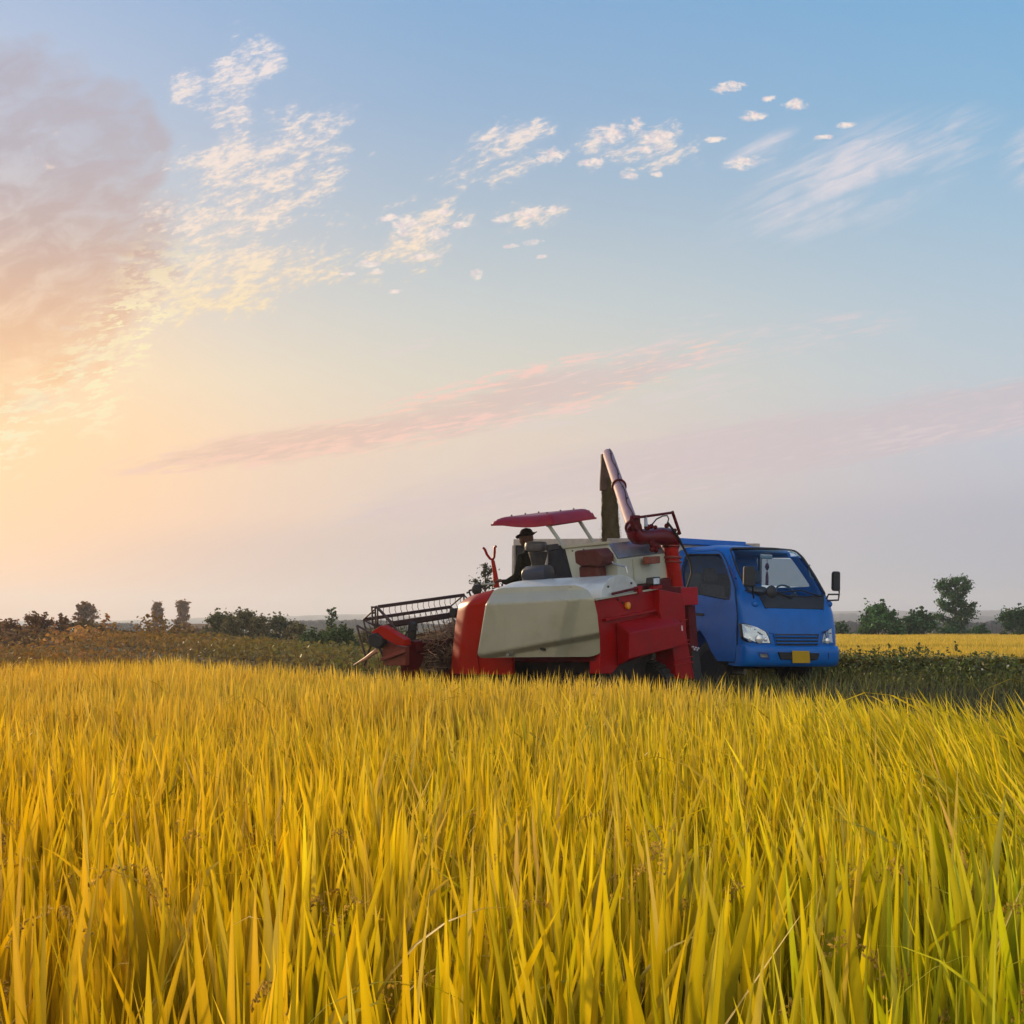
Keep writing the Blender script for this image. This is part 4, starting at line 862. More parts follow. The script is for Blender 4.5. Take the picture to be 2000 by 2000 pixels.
MB().prism([hp(x, y, 0, -.10) for x, y in ((1288, 1151), (1334, 1160), (1338, 1182), (1341, 1238), (1347, 1275), (1357, 1326), (1322, 1326), (1314, 1262), (1300, 1240), (1289, 1196))], HF.vec(.3, 0, 0)).obj('elevator_casing', RED, HV, bev=.012)
for (x0, y0, x1, y1) in ((1318, 1289, 1352, 1282), (1318, 1300, 1354, 1293), (1335, 1252, 1345, 1250), (1335, 1259, 1346, 1257), (1330, 1213, 1341, 1210)): MB().bar(hp(x0, y0, 0, -.11), hp(x1, y1, 0, -.11), HF.vec(.012, 0, 0), HF.vec(0, 0, .006)).obj('casing_rib', RED, HV)
MB().prism([hp(x, y, 0, -.04) for x, y in ((1328, 1148), (1363, 1146), (1364, 1181), (1336, 1183))], HF.vec(.25, 0, 0)).obj('drive_housing', mat('bright_red', (.36, .004, .008), .45, vary=.1, spec=.15), HV, bev=.012)
MB().prism([hp(x, y, 0, .02) for x, y in ((1344, 1182), (1358, 1182), (1364, 1262), (1368, 1330), (1352, 1330), (1347, 1240))], HF.vec(.12, 0, 0)).obj('rear_strut', DRED, HV, bev=.008)
ck = MB()
for i in range(5): ck.ball(hp(1353 + i * 2.6, 1264 + (i % 2) * 4 + i * .6, 0, -.02), .02, 8, 6)
ck.obj('coupling', CRM, HV, smooth=True)
MB().prism([hp(x, y, 0, 0) for x, y in ((1352, 1272), (1366, 1272), (1372, 1330), (1354, 1330))], HF.vec(.2, 0, 0)).obj('hitch', BLK, HV, bev=.01)
d_ = MB(); rc_ = HF.hit(1227, 1183, 0, -.02); d_.tube([HF(0, rc_[1], rc_[2]), HF(-.03, rc_[1], rc_[2]), HF(-.036, rc_[1], rc_[2])], [.047, .047, .035], 18)
d_.obj('reflector', mat('amber', (.75, .30, .01), .3, vary=.05), HV, smooth=True, sharp=40)
for x, y in ((1208, 1171), (1217, 1177)): MB().ball(hp(x, y, 0, -.01), .016, 7, 5).obj('body_bolt', DKM, HV)
MB().tube([hp(1196, 1160, 0, -.05), hp(1244, 1149, 0, -.05)], .018, 7).obj('latch_rod', DRED, HV)
MB().prism([hp(x, y, 0, -.07) for x, y in ((1246, 1146), (1254, 1144), (1256, 1158), (1248, 1160))], HF.vec(.07, 0, 0)).obj('rod_bracket', RED, HV, bev=.004)
MB().prism([hp(x, y, 0, -.05) for x, y in ((1283, 1152), (1330, 1146), (1330, 1160), (1284, 1164))], HF.vec(.05, 0, 0)).obj('rear_bracket', DRED, HV, bev=.004)
# work light
wv = MB().prism([hp(x, y, 0, -.10) for x, y in ((1274, 1128), (1290, 1126), (1291, 1140), (1288, 1143), (1276, 1143), (1273, 1140))], HF.vec(.10, 0, 0)); wl_o = wv.obj('work_light', DKM, HV, bev=.012)
MB().prism([hp(x, y, 0, -.108) for x, y in ((1276.5, 1130), (1288, 1128.5), (1288, 1140), (1277, 1141))], HF.vec(.006, 0, 0)).obj('lens', mat('lamp_lens', (.55, .6, .62), .15, metal=.6), wl_o)
MB().prism([hp(x, y, 0, -.06) for x, y in ((1275, 1143), (1293, 1142), (1294, 1149), (1275, 1151))], HF.vec(.06, 0, 0)).obj('light_bracket', RED, HV)
# --- standing auger, elbow, raised unloading tube
ta = .12
def rp(px_r, P): return px_r / F * P[1]
A1, A2, A3 = hp(1320, 1150, 0, ta), hp(1313, 1098, 0, ta), hp(1310, 1068, 0, ta)
MB().tube([A1, A2, A3], [rp(15.5, A1), rp(15, A2), rp(14.5, A3)], 20).obj('standing_auger', mat('auger_red', (.34, .006, .003), .46, vary=.12, dirt=(.25, .04, .02), dirt_amt=.3, spec=.15), HV, smooth=True, sharp=50)
for y, r, th in ((1098, 18.5, 3), (1089, 19, 4), (1067, 18, 3), (1148, 19, 3)):
    x = 1310 + (y - 1068) * .12; a, b_ = hp(x, y + th / 2, 0, ta), hp(x, y - th / 2, 0, ta); MB().tube([a, b_], rp(r, a), 20).obj('auger_flange', mat('flange_brown', (.22, .03, .015), .5, vary=.2), HV, bev=.004)
MB().prism([hp(x, y, 0, ta - .1) for x, y in ((1268, 1087), (1290, 1086), (1290, 1100), (1268, 1102))], HF.vec(.1, 0, 0)).obj('motor_block', mat('rust_orange', (.20, .045, .015), .6, vary=.25), HV, bev=.01)
EP = [(1312, 1072), (1312, 1062), (1309, 1053), (1301, 1048), (1288, 1047), (1270, 1047.5), (1252, 1049), (1243, 1048), (1238, 1043), (1236, 1036)]
EPw = [hp(x, y, 0, ta) for x, y in EP]; ER = [rp(r, P) for r, P in zip((14, 16.5, 18, 18, 17, 15.5, 15.5, 15.5, 14.5, 14), EPw)]
MB().tube(EPw, ER, 20).obj('elbow', mat('elbow_red', (.125, .004, .007), .42, vary=.12, scale=7, spec=.3), HV, smooth=True, sharp=60)
T0 = hp(1240, 1040, 0, ta); T1 = at(1186.5, 884.5, 22.7); TD = T1 - T0; tn = TD / np.linalg.norm(TD)
tub = MB().tube([T0, T0 + TD * .5, T1 - tn * .10, T1 - tn * .03, T1 + tn * .02], [.088, .088, .088, .075, .03], 22)
UT = tub.obj('unloading_tube', PAUG, HV, smooth=True, sharp=60)
for k, r, w_ in ((.52, .118, .02), (.045, .118, .03), (.0, .112, .02)): MB().tube([T0 + TD * k - tn * w_, T0 + TD * k + tn * w_], r, 22).obj('tube_flange', DRED, HV, bev=.004)
# bolts and control wire on the tube
side = np.cross(tn, (0, 0, 1)); side /= np.linalg.norm(side); frt = np.cross(side, tn) * 1.0
if frt[1] > 0: frt = -frt
wp = [];
for i in range(34):
    q = i / 33; a = .30 * math.sin(q * 21) * .6 + .15
    wp.append(T0 + TD * (.04 + .94 * q) + (frt * math.cos(a) + side * math.sin(a)) * .096)
MB().tube(wp, .009, 5).obj('control_wire', mat('wire_sheath', (.02, .012, .015), .9, spec=.1), HV, smooth=True)
for q in (.12, .3, .44, .6, .74, .9): MB().ball(T0 + TD * q + (frt * math.cos(.2) + side * math.sin(.2)) * .10, .018, 6, 5).obj('wire_clip', DKM, HV)
# canvas sleeve at the mouth
def sleeve(s, v):
    a = 2 * math.pi * s; yv = 888 + (958 - 888) * v; cx = 1178.5 + 5.5 * v; rx = 5.0 + 7.5 * v; c_ = at(cx, yv, 22.62)
    return c_ + np.array((math.cos(a) * rx / F * 22.6 * (1 + .06 * math.sin(3 * a + v * 6)), math.sin(a) * .10, 0))
MB().grid(sleeve, 20, 10).obj('outlet_sleeve', mat('sleeve_canvas', (.085, .045, .032), .8, vary=.3, scale=6), HV, smooth=True, sharp=80, solid=.006)
# swing bracket, ram and hoses at the elbow
tz = ta - .14
MB().tube([hp(x, y, 0, tz) for x, y in ((1236, 1012), (1250, 1010), (1280, 1006), (1314, 1001))], .020, 6).obj('swing_arm', DRED, HV)
MB().tube([hp(x, y, 0, tz) for x, y in ((1313, 999), (1321, 1022), (1328, 1043))], .024, 6).obj('swing_arm', DRED, HV)
MB().prism([hp(x, y, 0, tz + .03) for x, y in ((1238, 1006), (1250, 1006), (1252, 1030), (1246, 1038), (1240, 1030), (1236, 1016))], HF.vec(.06, 0, 0)).obj('swing_plate', DRED, HV, bev=.005)
MB().tube([hp(1261, 1009, 0, tz), hp(1262, 1028, 0, tz)], [.02, .026], 8).obj('ram', mat('blue_grey_ram', (.25, .32, .42), .3, metal=.5), HV)
MB().tube([hp(x, y, 0, tz) for x, y in ((1274, 1024), (1282, 1014), (1294, 1008), (1303, 1007), (1306, 1013), (1304, 1021))], .010, 6).obj('hose', DKM, HV, smooth=True)
MB().tube([hp(x, y, 0, tz) for x, y in ((1304, 1021), (1314, 1034), (1326, 1052), (1338, 1076), (1349, 1100), (1351, 1118), (1347, 1133), (1342, 1148))], .017, 7).obj('hose', BLK, HV, smooth=True)
for x, y, r in ((1264, 1030, .045), (1272, 1028, .035), (1280, 1030, .03), (1302, 1027, .035), (1318, 1036, .03), (1326, 1041, .03), (1276, 1066, .05), (1283, 1068, .045), (1272, 1060, .04), (1274, 1073, .04), (1281, 1075, .035)): MB().ball(hp(x, y, 0, tz + .04), r, 9, 6).obj('elbow_fitting', DRED, HV, smooth=True)
# --- tracks
ug = -.20
def track(w0):
    P = []; r = .30; ta_, tb2 = .25, 2.05
    for i in range(13): a = math.pi / 2 + math.pi * i / 12; P.append((ta_ + r * math.cos(a), ug + r + r * math.sin(a)))
    for i in range(13): a = -math.pi / 2 + math.pi * i / 12; P.append((tb2 + r * math.cos(a), ug + r + r * math.sin(a)))
    mb = MB().prism([HF(t_, w0, u_) for t_, u_ in P], HF.vec(0, .38, 0))
    L = len(P)
    for i in range(L):
        a, b = np.array(P[i]), np.array(P[(i + 1) % L]); seg = np.linalg.norm(b - a); ns = max(1, int(seg / .13))
        for j in range(ns):
            c_ = a + (b - a) * (j + .5) / ns; nrm = np.array((b[1] - a[1], -(b[0] - a[0]))); nrm = nrm / (np.linalg.norm(nrm) + 1e-9); dv = (b - a) / (seg + 1e-9)
            if np.dot(nrm, c_ - np.array((1.15, ug + r))) < 0: nrm = -nrm
            p0 = HF(c_[0] + nrm[0] * .015, w0, c_[1] + nrm[1] * .015); mb.bar(p0 + HF.vec(0, .02, 0), p0 + HF.vec(0, .36, 0), HF.vec(dv[0] * .025, 0, dv[1] * .025), HF.vec(nrm[0] * .015, 0, nrm[1] * .015))
    return mb
for w0 in (.18, 1.6): track(w0).obj('track', BLK, HV)
MB().hexa([HF(.3, .56, ug + .25), HF(2.0, .56, ug + .25), HF(2.0, 1.6, ug + .25), HF(.3, 1.6, ug + .25), HF(.2, .4, ub + .02), HF(2.2, .4, ub + .02), HF(2.2, 1.8, ub + .02), HF(.2, 1.8, ub + .02)]).obj('undercarriage', DKM, HV)

# --- header with reel
wn = -.15; cR = HF.hit(738, 1226, 1, wn); tR, uR = cR[0], cR[2]; Yn = HF(*cR)[1]; rR = 41 / F * Yn
def wfor(px, t_, u_):
    lo, hi = wn, 4.0
    for _ in range(40):
        m = (lo + hi) / 2; P = HF(t_, m, u_)
        if 1000 + F * P[0] / P[1] < px: lo = m
        else: hi = m
    return (lo + hi) / 2
wf = wfor(903, tR, uR + rR)
angs = [math.radians(96 + 72 * i) for i in range(5)]
RP = [(tR + rR * math.cos(a) * 1.0, uR + rR * math.sin(a)) for a in angs]
for (t_, u_) in RP:
    bar = MB().bar(HF(t_, wn + .02, u_), HF(t_, wf, u_), HF.vec(.020, 0, 0), HF.vec(0, 0, .024)).obj('reel_bar', REELM, HV, bev=.004)
    ntn = 15
    for j in range(ntn):
        w_ = wn + .12 + (wf - wn - .2) * j / (ntn - 1)
        MB().tube([HF(t_, w_, u_ - .02), HF(t_ + .012, w_, u_ - .08), HF(t_ - .015, w_, u_ - .15), HF(t_ - .04, w_, u_ - .22), HF(t_ - .03, w_, u_ - .26)], .0045, 4).obj('tine', REELM, bar)
for w_ in (wn, wf):
    sp_ = MB(); Ps = [HF(t_, w_, u_) for t_, u_ in RP]
    for i in range(5): sp_.tube([Ps[i], Ps[(i + 1) % 5]], .012, 6); sp_.tube([HF(tR, w_, uR), Ps[i]], .013, 6)
    sp_.tube([HF(tR, w_ - .03, uR), HF(tR, w_ + .03, uR)], .05, 12); sp_.obj('reel_spider', REELM, HV)
MB().tube([HF(tR, wn, uR), HF(tR, wf, uR)], .03, 10).obj('reel_shaft', REELM, HV)
# support post (slotted) beside the near reel end
for x in (727, 733.5): MB().tube([hp(x - 1, 1184, 1, wn - .06), hp(x + 1, 1222, 1, wn - .06)], .016, 4).obj('slotted_post', REELM, HV)
for y in (1186, 1197, 1208, 1219): MB().tube([hp(726.5, y, 1, wn - .06), hp(734, y, 1, wn - .06)], .014, 4).obj('post_rung', REELM, HV)
for P in (((734, 1184), (764, 1217), (782, 1240)), ((697, 1222), (704, 1250), (714, 1282)), ((698, 1222), (716, 1232), (728, 1240)), ((724, 1262), (716, 1285), (712, 1300)), ((738, 1260), (750, 1285), (758, 1300))):
    MB().tube([hp(x, y, 1, wn - .10) for x, y in P], .016, 6).obj('header_strut', REELM, HV)
# red arrow shaped side cover
MB().prism([hp(x, y, 1, wn - .22) for x, y in ((724, 1235), (744, 1221.5), (748, 1223), (791, 1250), (791, 1262), (773, 1260), (757, 1251))], HF.vec(0, .12, 0)).obj('header_side_cover', ORR, HV, bev=.008)
MB().prism([hp(x, y, 1, wn - .12) for x, y in ((746, 1250), (760, 1254), (773, 1261), (792, 1264), (792, 1300), (748, 1300))], HF.vec(0, .08, 0)).obj('header_side_plate', mat('faded_red', (.20, .035, .018), .6, vary=.2, dirt=(.12, .07, .04), dirt_amt=.5), HV, bev=.006)
MB().prism([hp(x, y, 1, wn - .26) for x, y in ((720, 1240), (733, 1236), (745, 1246), (746, 1258), (738, 1268), (722, 1262), (717, 1250))], HF.vec(0, .12, 0)).obj('drive_case', BLK, HV, bev=.02)
MB().tube([hp(691, 1299, 1, wn - .25), hp(715, 1286, 1, wn - .25), hp(736, 1270, 1, wn - .25)], [.008, .028, .034], 6).obj('crop_divider', mat('worn_divider', (.42, .20, .12), .6, vary=.25), HV)
MB().bar(hp(744, 1288, 1, wn - .16), hp(792, 1271, 1, wn - .16), HF.vec(0, .02, 0), HF.vec(0, 0, .022)).obj('side_rail', mat('faded_red', (.2, .035, .018)), HV, bev=.004)
MB().tube([hp(792, 1240, 1, wn), hp(792.5, 1275, 1, wn), hp(794, 1300, 1, wn)], .018, 6).obj('header_post', DRED, HV)
tB = tR - .42
ga = MB().hexa([HF(tB, wn, ug + .1), HF(tB + .06, wn, ug + .1), HF(tB + .06, 2.3, ug + .1), HF(tB, 2.3, ug + .1)] + [HF(tB, wn, uR - .30), HF(tB + .06, wn, uR - .30), HF(tB + .06, 2.3, uR - .18), HF(tB, 2.3, uR - .18)]); ga.obj('header_back_sheet', DRED, HV, bev=.01)
MB().hexa([HF(tB, wn, ug + .05), HF(tR + .5, wn, ug + .05), HF(tR + .5, 2.3, ug + .05), HF(tB, 2.3, ug + .05), HF(tB, wn, ug + .1), HF(tR + .5, wn, ug + .1), HF(tR + .5, 2.3, ug + .1), HF(tB, 2.3, ug + .1)]).obj('header_floor', DRED, HV)
MB().hexa([HF(tf - .2, .5, ug + .2), HF(tB, .5, ug + .1), HF(tB, 1.3, ug + .1), HF(tf - .2, 1.3, ug + .2), HF(tf - .2, .5, ub + .2), HF(tB, .5, ug + .55), HF(tB, 1.3, ug + .55), HF(tf - .2, 1.3, ub + .2)]).obj('feeder_house', DRED, HV, bev=.01)
dcp = hp(805, 1233, 1, .1); MB().tube([hp(806, 1250, 1, .1), hp(804, 1243, 1, .1), hp(806, 1220, 1, .1), hp(807, 1215.5, 1, .1)], [.045, .065, .062, .045], 14).obj('hydraulic_motor', BLK, HV, smooth=True, sharp=40)
MB().tube([hp(x, y, 1, .05) for x, y in ((791, 1262), (791, 1240), (797, 1233), (806, 1231), (814, 1230))], .010, 6).obj('hose', BLK, HV, smooth=True)
MB().prism([hp(x, y, 1, .1) for x, y in ((792, 1250), (812, 1254), (813, 1274), (793, 1276))], HF.vec(0, .15, 0)).obj('motor_mount', DRED, HV, bev=.01)
pu = HF.hit(888, 1196, 1, .9); MB().tube([HF(pu[0], .85, pu[2]), HF(pu[0], .95, pu[2])], .06, 14).obj('pulley', BLK, HV)

# --- heap of cut straw caught on the header
def straw():
    P = []
    n = 3600; mb = MB(); V, Q, C = [], [], []
    w_ = rng.uniform(.25, 2.2, n); t_ = tB + rng.uniform(-.14, .38, n)
    hmax = uR - .33 + .32 * np.sin(np.clip((w_ - .2) / 2.2, 0, 1) * 2.2) + rng.normal(0, .03, n)
    u_ = ug + .25 + (hmax - ug - .25) * rng.random(n) ** .45
    for i in range(n):
        c_ = HF(t_[i], w_[i], u_[i]); d = rng.normal(0, 1, 3); d[2] *= .55; d /= np.linalg.norm(d); L = rng.uniform(.08, .24); sg = rng.normal(0, .35, 3)
        e = np.cross(d, rng.normal(0, 1, 3)); e /= np.linalg.norm(e); wd = rng.uniform(.0025, .006)
        pts = [c_ + d * L * (s - .5) + sg * L * (s - .5) ** 2 for s in (0, .33, .66, 1)]
        k = len(V)
        for p in pts: V += [p - e * wd, p + e * wd]
        Q += [[k + 2 * j, k + 2 * j + 1, k + 2 * j + 3, k + 2 * j + 2] for j in range(3)]
        cc = np.array((.26, .17, .10)) * math.exp(rng.normal(0, .35)); C += [cc] * 8
    # matted core
    def f(s, v):
        w2 = .2 + 2.05 * s; h_ = (uR - .38 + .27 * math.sin(min(1, (w2 - .15) / 2.2) * 2.2)); a = math.pi * v
        return HF(tB + .14 - .19 * math.cos(a) * (1 + .1 * math.sin(w2 * 23)), w2, ug + .1 + (h_ - ug - .1) * math.sin(a) ** .5 * (1 + .03 * math.sin(w2 * 17 + v * 9)))
    g_ = MB().grid(f, 40, 12); k = len(V); V += list(g_.V); Q += [[i + k for i in q] for q in g_.F]; C += [np.array((.13, .085, .05)) * math.exp(rng.normal(0, .35)) for _ in g_.V]
    o = fast_mesh('cut_straw', V, np.array(Q), leafmat('dry_straw', .15, .02), np.array(C))
    tag(o, 'tangled brown straw heaped on the harvester header', 'straw', kind='stuff')
straw()

# --- operator, seated, wide hat
def skin_body(name, parent, J, E, m, lvl=2):
    """J: list of (pos, radius); E: edges; one continuous skinned surface"""
    org = np.array(J[0][0]); me = bpy.data.meshes.new(name); me.from_pydata([tuple(np.array(p) - org) for p, r in J], E, []); o = bpy.data.objects.new(name, me); link(o, parent, org)
    sk = o.modifiers.new('skin', 'SKIN'); sk.use_smooth_shade = True
    if not me.skin_vertices: 
        me.attributes.new  # layer appears with the modifier
    bpy.context.view_layer.objects.active = o
    if not me.skin_vertices: bpy.ops.object.mode_set(mode='OBJECT')
    sv = me.skin_vertices[0].data
    for i, (p, r) in enumerate(J): sv[i].radius = (r, r) if not hasattr(r, '__len__') else r; sv[i].use_root = (i == 0)
    sb = o.modifiers.new('sub', 'SUBSURF'); sb.levels = lvl; sb.render_levels = lvl
    me.materials.append(m); return o
def operator():
    hat = HF.hit(1031, 1052, 1, 1.55); tp, wp_, up = hat
    f = lambda t_, w_, u_: HF(tp + t_, wp_ + w_, up + u_)      # head centre is the origin
    P = thing('person', 'operator in dark clothes and wide brimmed hat seated on the harvester', 'person', f(-.05, 0, -.86))
    J = [(f(-.08, 0, -.80), .15), (f(-.05, 0, -.62), .155), (f(-.02, 0, -.42), .17), (f(.0, 0, -.27), .15), (f(.01, 0, -.19), .07), (f(.03, 0, -.11), .062),
         (f(.0, -.19, -.27), .085), (f(.0, .19, -.27), .085),
         (f(.03, -.27, -.52), .065), (f(.03, .25, -.52), .06),
         (f(.26, -.24, -.60), .048), (f(.26, .22, -.60), .048), (f(.36, -.22, -.58), .032), (f(.36, .2, -.58), .032),
         (f(-.03, -.10, -.84), .11), (f(-.03, .10, -.84), .11), (f(.38, -.12, -.84), .085), (f(.38, .12, -.84), .085), (f(.40, -.12, -1.10), .062), (f(.40, .12, -1.10), .062), (f(.38, -.12, -1.26), .05), (f(.38, .12, -1.26), .05), (f(.52, -.12, -1.28), .035), (f(.52, .12, -1.28), .035)]
    E = [(0, 1), (1, 2), (2, 3), (3, 4), (4, 5), (3, 6), (3, 7), (6, 8), (7, 9), (8, 10), (9, 11), (10, 12), (11, 13), (0, 14), (0, 15), (14, 16), (15, 17), (16, 18), (17, 19), (18, 20), (19, 21), (20, 22), (21, 23)]
    skin_body('body', P, J, E, mat('dark_work_clothes', (.020, .019, .014), .95, spec=.05, vary=.3, scale=12))
    SK = mat('tanned_skin', (.12, .06, .04), .7)
    hm = MB().ball(f(.03, 0, 0), .105, 16, 12, (1.0, .84, 1.15)); hm.ball(f(.135, 0, -.015), .02, 6, 5); hm.ball(f(.03, -.088, -.01), .026, 6, 5); hm.ball(f(.03, .088, -.01), .026, 6, 5); hm.obj('head', SK, P, smooth=True)
    for s in (-1, 1):
        hw = f(.40, .21 * s - .01, -.57); hb = MB().ball(hw, .04, 8, 6, (1.2, .8, .6))
        for k in range(4): hb.tube([hw + HF.vec(.02, (k - 1.5) * .018, 0), hw + HF.vec(.065, (k - 1.5) * .019, -.005), hw + HF.vec(.08, (k - 1.5) * .018, -.035)], [.010, .009, .007], 5)
        hb.tube([hw, hw + HF.vec(.02, -.04 * s, .0), hw + HF.vec(.05, -.05 * s, -.02)], [.012, .010, .008], 5); hb.obj('hand', SK, P, smooth=True)
    hat_m = mat('dark_straw_hat', (.020, .014, .011), .9, vary=.3, scale=20)
    def brim(s, v):
        a = 2 * math.pi * s; r = .09 + .062 * v; return f(.02 + r * math.cos(a) * 1.08, r * math.sin(a), .045 + .03 * abs(math.sin(a)) * v - .035 * v * (math.cos(a)))
    hb = MB().grid(brim, 28, 4)
    def crn(s, v):
        a = 2 * math.pi * s; r = .105 * math.cos(v * math.pi / 2) ** .35; return f(.02 + r * math.cos(a), r * math.sin(a) * .9, .045 + .11 * v)
    hb.grid(crn, 28, 6); hb.obj('hat', hat_m, P, smooth=True, solid=.006)
    # seat belongs to the harvester
    MB().hexa([f(-.28, -.24, -1.02), f(.25, -.24, -1.02), f(.25, .24, -1.02), f(-.28, .24, -1.02), f(-.28, -.24, -.94), f(.25, -.24, -.94), f(.25, .24, -.94), f(-.28, .24, -.94)]).obj('operator_seat', BLK, HV, bev=.03)
    MB().bar(f(.42, -.2, -1.3), f(.38, -.2, -.62), HF.vec(.01, 0, 0), HF.vec(0, .01, 0)).obj('control_lever', DKM, HV)
operator()
# ================================================================ blue truck
TK = thing('light_truck', 'blue cab over truck with high sided bed parked behind the harvester', 'truck', TF(.95, 2.5, 0))
BLUE = mat('truck_blue', (.004, .125, .47), .34, vary=.08, scale=4, dirt=(.007, .095, .34), dirt_amt=.5, coat=.0, spec=.32)
BLUD = mat('truck_blue_dark', (.008, .05, .25), .45, vary=.1, scale=5)
TBLK = mat('truck_black_plastic', (.014, .016, .02), .55, vary=.2, scale=8)
W = 1.86; LC = 1.92; XC = W / 2
YF = [(0.36, .10), (.45, .03), (.70, .0), (.95, .02), (1.16, .07), (1.36, .16), (1.46, .22), (1.80, .44), (2.06, .62), (2.13, .74), (2.19, .98), (2.215, 1.25)]
SX = [(0.36, .03), (.6, .0), (1.36, .0), (1.46, .02), (1.80, .075), (2.06, .125), (2.13, .16), (2.19, .26), (2.215, .5)]
def yf(z): return interp(YF, z)[0]
def sx(z): return interp(SX, z)[0]
def yfront(x, z, rc=.30, n=3.6):
    hwid = XC - sx(z); u = min(1.0, abs((x - XC) / hwid)); return yf(z) + rc * (1 - (1 - u ** n) ** (1 / n))
def outline(z, ins=0.0):
    """plan outline at height z, inset by ins"""
    P = []; hwid = XC - sx(z) - ins; f0 = yf(z) + ins; n = 3.6; rc = .30
    for i in range(25):
        a = math.pi * i / 24; c, s_ = math.cos(a), math.sin(a)
        ux = -np.sign(c) * abs(c) ** (2 / n); P.append((XC + hwid * ux, f0 + rc * (1 - abs(s_) ** (2 / n))))
    yr = LC - ins
    for k in range(1, 6): P.append((XC + hwid, f0 + rc + (yr - .05 - f0 - rc) * k / 6))
    P += [(XC + hwid, yr - .05), (XC + hwid - .05, yr)]
    for k in range(1, 6): P.append((XC + (hwid - .05) * (1 - k / 3), yr))
    P += [(XC - hwid + .05, yr), (XC - hwid, yr - .05)]
    for k in range(5, 0, -1): P.append((XC - hwid, f0 + rc + (yr - .05 - f0 - rc) * k / 6))
    return P
def cab_shell(zs, ins):
    V, Fc = [], []; n = None
    for z in zs:
        o = outline(z, ins); n = len(o); V += [TF(x, y, z) for x, y in o]
    for r in range(len(zs) - 1): Fc += [[r * n + i, r * n + (i + 1) % n, (r + 1) * n + (i + 1) % n, (r + 1) * n + i] for i in range(n)]
    Fc += [list(range(n))[::-1], [(len(zs) - 1) * n + i for i in range(n)]]
    return V, Fc
def tmp(V, Fc):
    me = bpy.data.meshes.new('cutter'); org = TF(XC, .9, 1.2); me.from_pydata((np.array(V) - org).tolist(), [], Fc)
    bm = bmesh.new(); bm.from_mesh(me); bmesh.ops.recalc_face_normals(bm, faces=bm.faces); bm.to_mesh(me); bm.free()
    o = bpy.data.objects.new('cutter', me); COL.objects.link(o); o.location = Vector(org); return o
# windows traced on the real cab surfaces
def front_hit(px, py, off=0.0):
    y = .3
    for _ in range(14):
        q = TF.hit(px, py, 1, y); z = min(2.2, max(.36, q[2])); y = yfront(min(W - .001, max(.001, q[0])), z) - off
    return q
def side_hit(px, py, off=0.0):
    x = 0.0
    for _ in range(6): q = TF.hit(px, py, 0, x - off); x = sx(min(2.2, max(.36, q[2])))
    return q
def rounded(P, r, n=4):
    P = [np.array(p, float) for p in P]; out = []
    for i in range(len(P)):
        a, b, c = P[i - 1], P[i], P[(i + 1) % len(P)]; u, v = a - b, c - b; lu, lv = np.linalg.norm(u), np.linalg.norm(v)
        k = min(r, lu * .45, lv * .45); s_, e = b + u / lu * k, b + v / lv * k
        for j in range(n + 1): t = j / n; out.append((1 - t) ** 2 * s_ + 2 * t * (1 - t) * b + t * t * e)
    return out
WS = [(1425.5, 1071), (1470, 1070.5), (1510, 1071.5), (1553, 1075.5), (1568, 1089), (1592, 1126), (1612.5, 1163), (1575, 1166), (1520, 1163), (1466, 1156), (1457, 1148), (1440, 1112)]
wsl = [front_hit(*p) for p in WS]; ws2 = [(q[0], q[2]) for q in wsl]
SW = [(1342, 1083), (1408, 1083), (1418, 1106), (1428, 1137), (1427, 1172.5), (1363, 1160), (1334, 1152), (1331, 1120)]
sw2 = rounded([(lambda q: (q[1], q[2]))(side_hit(*p)) for p in SW], .06)
zs = [.36, .40, .45, .58, .70, .82, .95, 1.06, 1.16, 1.26, 1.36, 1.41, 1.46, 1.57, 1.68, 1.80, 1.93, 2.06, 2.10, 2.13, 2.16, 2.19, 2.215]
body = tmp(*cab_shell(zs, 0)); cav = tmp(*cab_shell([.52, .8, 1.1, 1.36, 1.46, 1.7, 1.9, 2.06, 2.12], .06))
c1 = tmp(*(lambda m: (m.V, m.F))(MB().prism([TF(x, -.5, z) for x, z in ws2], TF.vec(0, 1.55, 0))))
c2 = tmp(*(lambda m: (m.V, m.F))(MB().prism([TF(-.5, y, z) for y, z in sw2], TF.vec(1.2, 0, 0))))
far2 = rounded([(lambda q: (q[1], q[2]))(TF.hit(x, y, 0, W - .08)) for x, y in ((1482, 1090), (1554, 1090), (1585, 1146), (1484, 1149))], .06)
print('far2', far2[0], far2[-1])
c6 = tmp(*(lambda m: (m.V, m.F))(MB().prism([TF(W - .6, y, z) for y, z in far2], TF.vec(1.2, 0, 0))))
rwn = rounded([(.13, 1.44), (W - .15, 1.44), (W - .18, 1.80), (.16, 1.80)], .08)
c3 = tmp(*(lambda m: (m.V, m.F))(MB().prism([TF(x, 1.6, z) for x, z in rwn], TF.vec(0, .6, 0))))
arch = rounded([(.50, .2), (.50, .62), (.66, .86), (1.0, .92), (1.30, .84), (1.42, .6), (1.42, .2)], .12)
c4 = tmp(*(lambda m: (m.V, m.F))(MB().prism([TF(-.5, y, z) for y, z in arch], TF.vec(.78, 0, 0))))
c5 = tmp(*(lambda m: (m.V, m.F))(MB().prism([TF(W - .28, y, z) for y, z in arch], TF.vec(.78, 0, 0))))
